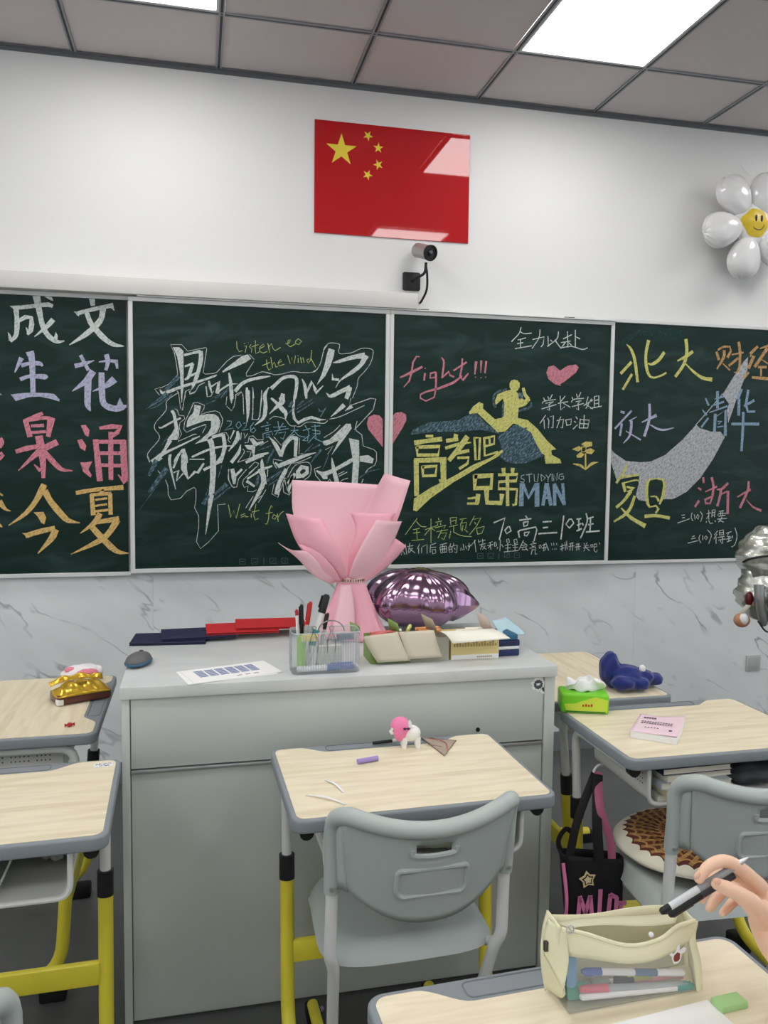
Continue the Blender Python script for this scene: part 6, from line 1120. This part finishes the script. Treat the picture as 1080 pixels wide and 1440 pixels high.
# ---- patterned round cushion on the right chair
def mandala():
    m = bpy.data.materials.new('mandala_cushion_fabric'); m.use_nodes = True; nt = m.node_tree; N = nt.nodes; L = nt.links
    b = N['Principled BSDF']; b.inputs['Roughness'].default_value = .9
    tc = N.new('ShaderNodeTexCoord'); sp = N.new('ShaderNodeSeparateXYZ'); L.new(tc.outputs['Object'], sp.inputs[0])
    def mth(op, a, b_=None):
        n = N.new('ShaderNodeMath'); n.operation = op
        for i, x in enumerate((a, b_)):
            if x is None: continue
            if isinstance(x, (int, float)): n.inputs[i].default_value = x
            else: L.new(x, n.inputs[i])
        return n.outputs[0]
    x, y = sp.outputs[0], sp.outputs[1]
    r = mth('SQRT', mth('ADD', mth('MULTIPLY', x, x), mth('MULTIPLY', y, y))); a = mth('ARCTAN2', y, x)
    def tri(k, amp): return mth('MULTIPLY', mth('ABSOLUTE', mth('SINE', mth('MULTIPLY', a, k))), amp)
    rz = mth('DIVIDE', mth('ADD', r, tri(16, .012)), .21)
    cr = N.new('ShaderNodeValToRGB'); cr.color_ramp.interpolation = 'CONSTANT'; L.new(rz, cr.inputs[0])
    el = cr.color_ramp.elements; el[0].position = 0; el[0].color = rgb(150, 40, 30); el[1].position = .18; el[1].color = rgb(60, 20, 24)
    for p, c in ((.26, (176, 120, 60)), (.30, (70, 26, 24)), (.36, (24, 60, 52)), (.42, (120, 34, 30)), (.47, (190, 146, 84)), (.50, (66, 24, 22)), (.56, (150, 96, 46)), (.60, (74, 34, 26)), (.66, (160, 112, 54)), (.70, (96, 50, 30)), (.78, (186, 142, 82)), (.81, (92, 44, 30)), (.90, (226, 220, 202))):
        e = el.new(p); e.color = rgb(*c)
    sw = mth('SINE', mth('ADD', mth('MULTIPLY', a, 32), mth('MULTIPLY', r, 90)))
    k = mth('MULTIPLY', mth('GREATER_THAN', sw, .3), mth('LESS_THAN', rz, .88))
    mx = N.new('ShaderNodeMix'); mx.data_type = 'RGBA'; L.new(mth('MULTIPLY', k, .55), mx.inputs[0]); L.new(cr.outputs[0], mx.inputs[6]); mx.inputs[7].default_value = rgb(206, 160, 96)
    L.new(mx.outputs[2], b.inputs['Base Color']); return m
cu = empty('seat_cushion', (1.815, -1.875, .432), 0, 'round cushion with a brown and gold ring pattern on the right chair', 'cushion')
def cush(u, v):
    a = 2 * pi * u; q = sin(pi * v) ** .55; z = -cos(pi * v)
    return (.215 * q * cos(a), .200 * q * sin(a), .030 + .026 * z * (1 - .10 * cos(8 * a) * q ** 4) + .002 * sin(5 * a) * q)
MB().grid(cush, 64, 24).build('cushion_cover', mandala(), cu, smooth=80)
MB().tube([(.214 * cos(2 * pi * k / 48), .199 * sin(2 * pi * k / 48), .028) for k in range(49)], .0028, 6, cap=False).build('piping', mat('cushion_piping', rgb(206, 202, 188), .8), cu)
# ------------------------------------------------------------------ floor bits
stick('chalk_stick', (0.7768, -1.7140, 0.0080), (0.8237, -1.6955, 0.0080), .007, mat('lilac_crayon', rgb(160, 140, 200), .6), 'piece of lilac chalk lying on the dark floor left of the centre chair', 'chalk')
# ------------------------------------------------------------------ near desk: pencil case, papers
pc = empty('pencil_case', (1.075, -2.775, .7502), rad(2), 'cream fabric pencil case with a clear window, standing open on the nearest desk', 'pencil case')
cream = mat('cream_canvas', rgb(226, 222, 188), .8, bump=.1, bscale=90)
OFF = Vector((1.075, -2.775, .7502))
def P_(p): return Vector(p) - OFF
yf_, yb_ = -2.805, -2.745
# rear wall, front band, window frame
sheet('rear_wall', [(0.9867, -2.7450, 0.7424), (0.9804, -2.7480, 0.8037), (0.9823, -2.7450, 0.8606)], [(1.2163, -2.7450, 0.7350), (1.2142, -2.7450, 0.7819), (1.1973, -2.7450, 0.8435)], lambda u, v: -.006 * sin(2 * pi * u) * v, cream, pc, OFF, n=16, th=.002)
LR = [P_(p) for p in ((0.9736, -2.8000, 0.8733), (1.0059, -2.8050, 0.8652), (1.0665, -2.8120, 0.8435), (1.1151, -2.8120, 0.8444), (1.1468, -2.8080, 0.8564), (1.1791, -2.8030, 0.8578))]
LW = [P_(p) for p in ((0.9802, -2.8060, 0.8380), (1.0118, -2.8120, 0.8326), (1.0639, -2.8180, 0.8213), (1.1048, -2.8180, 0.8199), (1.1434, -2.8120, 0.8243), (1.1737, -2.8060, 0.8332))]
A = bez(LR, 5); B = bez(LW, 5); NN = len(A) - 1
MB().grid(lambda u, v: tuple(A[int(round(u * NN))] * (1 - v) + B[int(round(u * NN))] * v + Vector((0, -.003 * sin(pi * v), 0))), NN, 4).build('front_band', cream, pc, solid=.002, smooth=60)
MB().tube([p + Vector((0, -.001, 0)) for p in A], .0028, 8).build('rim_binding', cream, pc)
LB = [P_(p) for p in ((0.9842, -2.8030, 0.7516), (1.0175, -2.8060, 0.7498), (1.0723, -2.8080, 0.7471), (1.1138, -2.8080, 0.7450), (1.1507, -2.8060, 0.7424), (1.1912, -2.8030, 0.7385))]
for p in LB: p.z = max(p.z, .003)
Cc = bez(LB, 5)
MB().grid(lambda u, v: tuple(B[int(round(u * NN))] * (1 - v) + Cc[int(round(u * NN))] * v), NN, 6).build('clear_window', mat('clear_vinyl', rgb(226, 230, 230), .12, alpha=.2, spec=.6), pc, smooth=60)
MB().tube([p + Vector((0, -.0015, 0)) for p in bez([LR[-1], LW[-1], (LW[-1] + LB[-1]) / 2 + Vector((.003, 0, 0)), LB[-1]], 5)], [(.0055, .002)] * 16, 8, up=(1, 0, 0)).build('right_seam', cream, pc)
MB().box((-.086, -.026, 0), (.104, .026, .003)).build('base', mat('cream_lining2', rgb(150, 148, 128), .8), pc, bevel=.0015)
# left gusset, folded
sheet('left_gusset', [(0.9767, -2.7520, 0.7539), (0.9721, -2.7500, 0.7955), (0.9752, -2.7480, 0.8359), (0.9829, -2.7460, 0.8643)], [(0.9824, -2.8030, 0.7773), (0.9755, -2.8060, 0.8206), (0.9729, -2.8030, 0.8491), (0.9721, -2.8010, 0.8751)], lambda u, v: .006 * sin(7 * u + 2 * v), cream, pc, OFF, n=12, th=.003)
sheet('left_gusset', [(0.9670, -2.7650, 0.8161), (0.9656, -2.7640, 0.8446), (0.9734, -2.7620, 0.8653)], [(0.9724, -2.8120, 0.7929), (0.9775, -2.8140, 0.8355), (0.9750, -2.8080, 0.8739)], lambda u, v: -.006 * sin(pi * u), cream, pc, OFF, n=8, th=.002)
sheet('right_gusset', [(1.1791, -2.8030, 0.8578), (1.1791, -2.8050, 0.8026), (1.1923, -2.8030, 0.7384)], [(1.1991, -2.7460, 0.8417), (1.2097, -2.7480, 0.7844), (1.2146, -2.7480, 0.7283)], lambda u, v: .004 * sin(6 * u), cream, pc, OFF, n=8, th=.002)
sheet('inner_flap', [(0.9808, -2.7650, 0.8599), (0.9923, -2.7900, 0.8650)], [(1.1817, -2.7650, 0.8492), (1.1565, -2.7900, 0.8488)], lambda u, v: .004 * sin(6 * u), mat('cream_lining', rgb(204, 200, 172), .8), pc, OFF, n=14, th=.0015, kk=3)
zp = P_((0.9791, -2.8120, 0.8797))
MB().tube([zp + Vector((.0055 * cos(a), -.002, .0055 * sin(a))) for a in [2 * pi * k / 14 for k in range(15)]], .0009, 6, cap=False).build('zip_ring', alu, pc)
MB().tube([zp + Vector((-.003, -.003, .004)), zp + Vector((.004, -.003, -.005))], .0012, 6).build('zip_pull', alu, pc)
zq = P_((0.9642, -2.7750, 0.8350)); MB().obox(zq, (.003, .003, .007)).build('zip_slider', mat('dark_steel', rgb(90, 88, 80), .35, metal=.8), pc, bevel=.001)
MB().ball(P_((1.1020, -2.8150, 0.8550)), .0036, 14, 10).build('pearl_snap', whitep, pc)
# red sticker on the window
sp_ = P_((1.1450, -2.8135, 0.8157))
def st_prism(pts, y0, y1): return MB().prism([(sp_.x + a * .001, sp_.z + c * .001) for a, c in pts], sp_.y + y0, sp_.y + y1, 'y')
sw_ = st_prism([(-13, 4), (-10, 9), (-6, 5), (-2, 9), (-1, 16), (3, 17), (4, 9), (9, 13), (14, 11), (12, 5), (7, 4), (6, -4), (2, -9), (-5, -9), (-8, -3), (-9, 3)], -.0010, -.0004).build('sticker', stick_w, pc, smooth=0); sw_['label'] = 'white-edged sticker with a brown-red blob'
st_prism([(-5, 3), (0, 7), (4, 5), (4, -3), (1, -6), (-4, -6), (-6, -2)], -.0016, -.0010).build('sticker_print', mat('brown_red_print', rgb(126, 52, 44), .6), sw_, smooth=0)
# pens in the case
def lay(p0, p1, rr, body, cap_m, label, **k): return pen('pen', p0, p1, rr, body, cap_m, label, grp=None, **k)
lay((1.1732, -2.7900, 0.7748), (1.0134, -2.7900, 0.7989), .0048, whitep, bluep, 'white pen with a blue cap, topmost behind the pencil case window', cap_at=.82, cap2=mat('steel_blue', rgb(66, 104, 140), .4))
lay((1.1794, -2.7920, 0.7582), (1.0100, -2.7920, 0.7750), .0050, clearp, mat('rose_plastic', rgb(206, 96, 110), .4), 'clear pen with a rose-pink end in the pencil case', cap_at=.75)
lay((1.0103, -2.7940, 0.7650), (1.1865, -2.7935, 0.7561), .0050, whitep, tealp, 'white pen with a green tip in the pencil case', cap_at=.84)
lay((1.1793, -2.7840, 0.7229), (1.0150, -2.7840, 0.7409), .0052, clearp, tealp, 'clear pen with a teal end at the bottom of the pencil case', cap_at=.72)
lay((1.0275, -2.7700, 0.7387), (1.1917, -2.7700, 0.7287), .0052, mat('mint_plastic', rgb(150, 200, 190), .4), dark, 'mint pen with a black cap lying deep in the pencil case', cap_at=.7)
lay((1.1883, -2.7650, 0.7488), (1.0404, -2.7650, 0.7599), .0050, mat('pink_clear', rgb(220, 150, 160), .3), whitep, 'pale pink pen with a white cap at the back of the pencil case', cap_at=.7)
o = MB().box((-.020, -.006, 0), (.020, .006, .010)).build('eraser', mat('yellow_eraser', rgb(214, 206, 110), .6), loc=(1.1098, -2.7760, 0.7659), bevel=.001); tag(o, 'pale yellow eraser between the pens in the pencil case', 'eraser')
o = MB().prism(rrect(-.008, -.022, .008, .022, .007), -.004, .004, 'y').build('blue_sharpener', mat('sky_blue_plastic', rgb(96, 150, 186), .35), loc=(0.9974, -2.7900, 0.8011), bevel=.002); tag(o, 'rounded sky-blue stationery tin at the left end inside the pencil case', 'sharpener')
for k, (x_, c_) in enumerate(((835, (60, 160, 140)), (862, (150, 160, 158)), (905, (60, 66, 66)))):
    o = MB().box((-.014, -.006, 0), (.014, .006, .020)).build('stationery_box', mat('stat_%d' % k, rgb(*c_), .5), loc=tuple(Vector((1.0423, -2.7750, 0.7115)) * 0 + Vector((1.012 + .036 * k, -2.780, .7545))), bevel=.002)
    tag(o, ('teal', 'grey', 'black')[k] + ' small block at the bottom of the pencil case', 'stationery')
# papers and green box in front
o = MB().box((-.11, -.075, 0), (.11, .075, .0015)).build('paper_sheet', paper, loc=(1.09, -2.905, .7502), rot=(0, 0, rad(6)), smooth=0); tag(o, 'white paper sheet in front of the pencil case on the nearest desk', 'paper')
o = MB().box((-.09, -.065, 0), (.09, .065, .0012)).build('paper_sheet', mat('bluish_paper', rgb(214, 218, 236), .7), loc=(.985, -2.925, .7518), rot=(0, 0, rad(14)), smooth=0); tag(o, 'bluish-white paper sheet at the bottom left of the pencil case', 'paper')
o = MB().box((-.022, -.012, 0), (.022, .012, .010)).build('green_eraser', mat('pale_green', rgb(164, 206, 140), .6), loc=(1.215, -2.835, .7502), rot=(0, 0, rad(4)), bevel=.002); tag(o, 'pale green eraser to the right of the pencil case', 'eraser')
# ------------------------------------------------------------------ the hand
HB = Vector((1.2504, -2.8300, 0.8998))
pr = empty('person', HB, 0, 'student reaching in from the right edge, bare forearm and hand holding two pens', 'person')
def Q(p): return Vector(p) - HB
b = MB()
def chain(pts, rr, k=5):
    P = [Q(p) for p in pts]; PR = [Vector((r_, 0, 0)) for r_ in rr]
    A = bez(P, k); R_ = [max(.003, v.x) for v in bez(PR, k)]
    b.tube(A, R_, 14)
    b.ball(A[0], R_[0], 14, 10); b.ball(A[-1], R_[-1], 14, 10)
# index
chain([(1.2547, -2.8350, 0.9185), (1.2164, -2.8420, 0.9517), (1.1875, -2.8460, 0.9668), (1.1621, -2.8500, 0.9636), (1.1489, -2.8500, 0.9483)], [.0112, .0098, .0090, .0080, .0066])
# middle
chain([(1.2757, -2.8150, 0.8990), (1.2377, -2.8150, 0.9241), (1.2081, -2.8150, 0.9294), (1.1836, -2.8220, 0.9184), (1.1704, -2.8260, 0.9049)], [.0112, .0098, .0088, .0080, .0066])
# ring
chain([(1.2933, -2.7970, 0.8766), (1.2587, -2.7950, 0.8943), (1.2294, -2.7970, 0.8945), (1.2073, -2.8060, 0.8884), (1.1944, -2.8120, 0.8808)], [.0108, .0092, .0084, .0076, .0062])
# little
chain([(1.3101, -2.7800, 0.8544), (1.2822, -2.7780, 0.8673), (1.2586, -2.7810, 0.8674), (1.2405, -2.7900, 0.8639), (1.2271, -2.7960, 0.8605)], [.0096, .0080, .0074, .0066, .0054])
# thumb
chain([(1.2560, -2.8420, 0.8753), (1.2248, -2.8600, 0.9095), (1.1975, -2.8660, 0.9308), (1.1813, -2.8640, 0.9394), (1.1689, -2.8600, 0.9445)], [.0150, .0138, .0108, .0098, .0078])
# palm
for p, r_ in (((1.2763, -2.8150, 0.8885), (.017, .026, .020)), ((1.2817, -2.8150, 0.8732), (.019, .026, .020)), ((1.2565, -2.8380, 0.8811), (.016, .018, .019)), ((1.2855, -2.8200, 0.8589), (.019, .022, .018)), ((1.2956, -2.8000, 0.8780), (.014, .024, .016))):
    b.ball(Q(p), r_, 20, 14)
chain([(1.2739, -2.8220, 0.8740), (1.2772, -2.8280, 0.8531), (1.2835, -2.8500, 0.8336), (1.2988, -2.9000, 0.8114)], [.0230, .0240, .0275, .033])
el = HB + Q((1.2990, -2.9000, 0.8094))
def chainw(P, rr, k=5):
    P = [Vector(p) - HB for p in P]; A = bez(P, k); R_ = [v.x for v in bez([Vector((r_, 0, 0)) for r_ in rr], k)]; b.tube(A, R_, 16); b.ball(A[-1], R_[-1], 16, 10); b.ball(A[0], R_[0], 16, 10)
chainw([el, el + Vector((.07, -.075, -.045)), el + Vector((.14, -.15, -.055)), el + Vector((.22, -.20, .03)), el + Vector((.30, -.24, .14))], [.031, .038, .042, .044, .050])
o = b.build('arm_and_hand', skin_m, pr, weld=False)
md = o.modifiers.new('r', 'REMESH'); md.mode = 'VOXEL'; md.voxel_size = .0016; md.use_smooth_shade = True
md = o.modifiers.new('s', 'SMOOTH'); md.iterations = 5; md.factor = .5
MB().tube([el + Vector((.19, -.185, .0)) - HB, el + Vector((.25, -.22, .07)) - HB, el + Vector((.33, -.25, .18)) - HB], [.060, .062, .070], 24, cap=False).build('sleeve', mat('white_shirt', rgb(226, 228, 232), .8), pr, solid=.003)
nail = mat('fingernail', rgb(236, 188, 168), .25)
for p, r_, ang in (((1.1430, -2.8535, 0.9557), (.0042, .0022, .0052), 30), ((1.1654, -2.8660, 0.9511), (.0052, .0022, .0046), 20), ((1.1642, -2.8315, 0.9106), (.0040, .0020, .0048), 30)):
    M = Matrix.Rotation(rad(ang), 3, 'Y'); q = Q(p)
    nb = MB()
    nb.ball((0, 0, 0), r_, 14, 10); nb.v = [tuple(M @ Vector(v) + q) for v in nb.v]
    nb.build('fingernail', nail, pr)
# the two pens held
pm = mat('pen_clear_grey', rgb(150, 152, 156), .2, spec=.7); 
def held(p0, p1, rr, label, light):
    p0 = Vector(p0); p1 = Vector(p1); d = p1 - p0; r = empty('pen', p0, 0, label, 'pen')
    MB().tube([d * .0, d * .02, d * .10], [rr * .7, rr, rr], 14).build('end_plug', dark, r)
    MB().tube([d * .10, d * .42], rr, 14).build('white_label', mat('pen_label', rgb(206, 208, 212), .35) if light else dark, r)
    MB().tube([d * .42, d * .86], rr, 14).build('barrel', pm if light else mat('pen_dark', rgb(60, 60, 64), .3), r)
    MB().tube([d * .86, d * .95, d], [rr, rr * .6, rr * .2], 14).build('tip', alu, r)
    s = d.cross(Vector((0, 1, 0))).normalized() * rr * 1.2
    MB().tube([d * .04 - s, d * .30 - s], rr * .3, 6).build('clip', dark, r)
held((1.0921, -2.8520, 0.9099), (1.2259, -2.8460, 0.9677), .0048, 'silver-grey pen held by the index finger and thumb, upper of the two', True)
held((1.1115, -2.8420, 0.8979), (1.2293, -2.8340, 0.9451), .0048, 'dark pen held just below the silver-grey one', False)
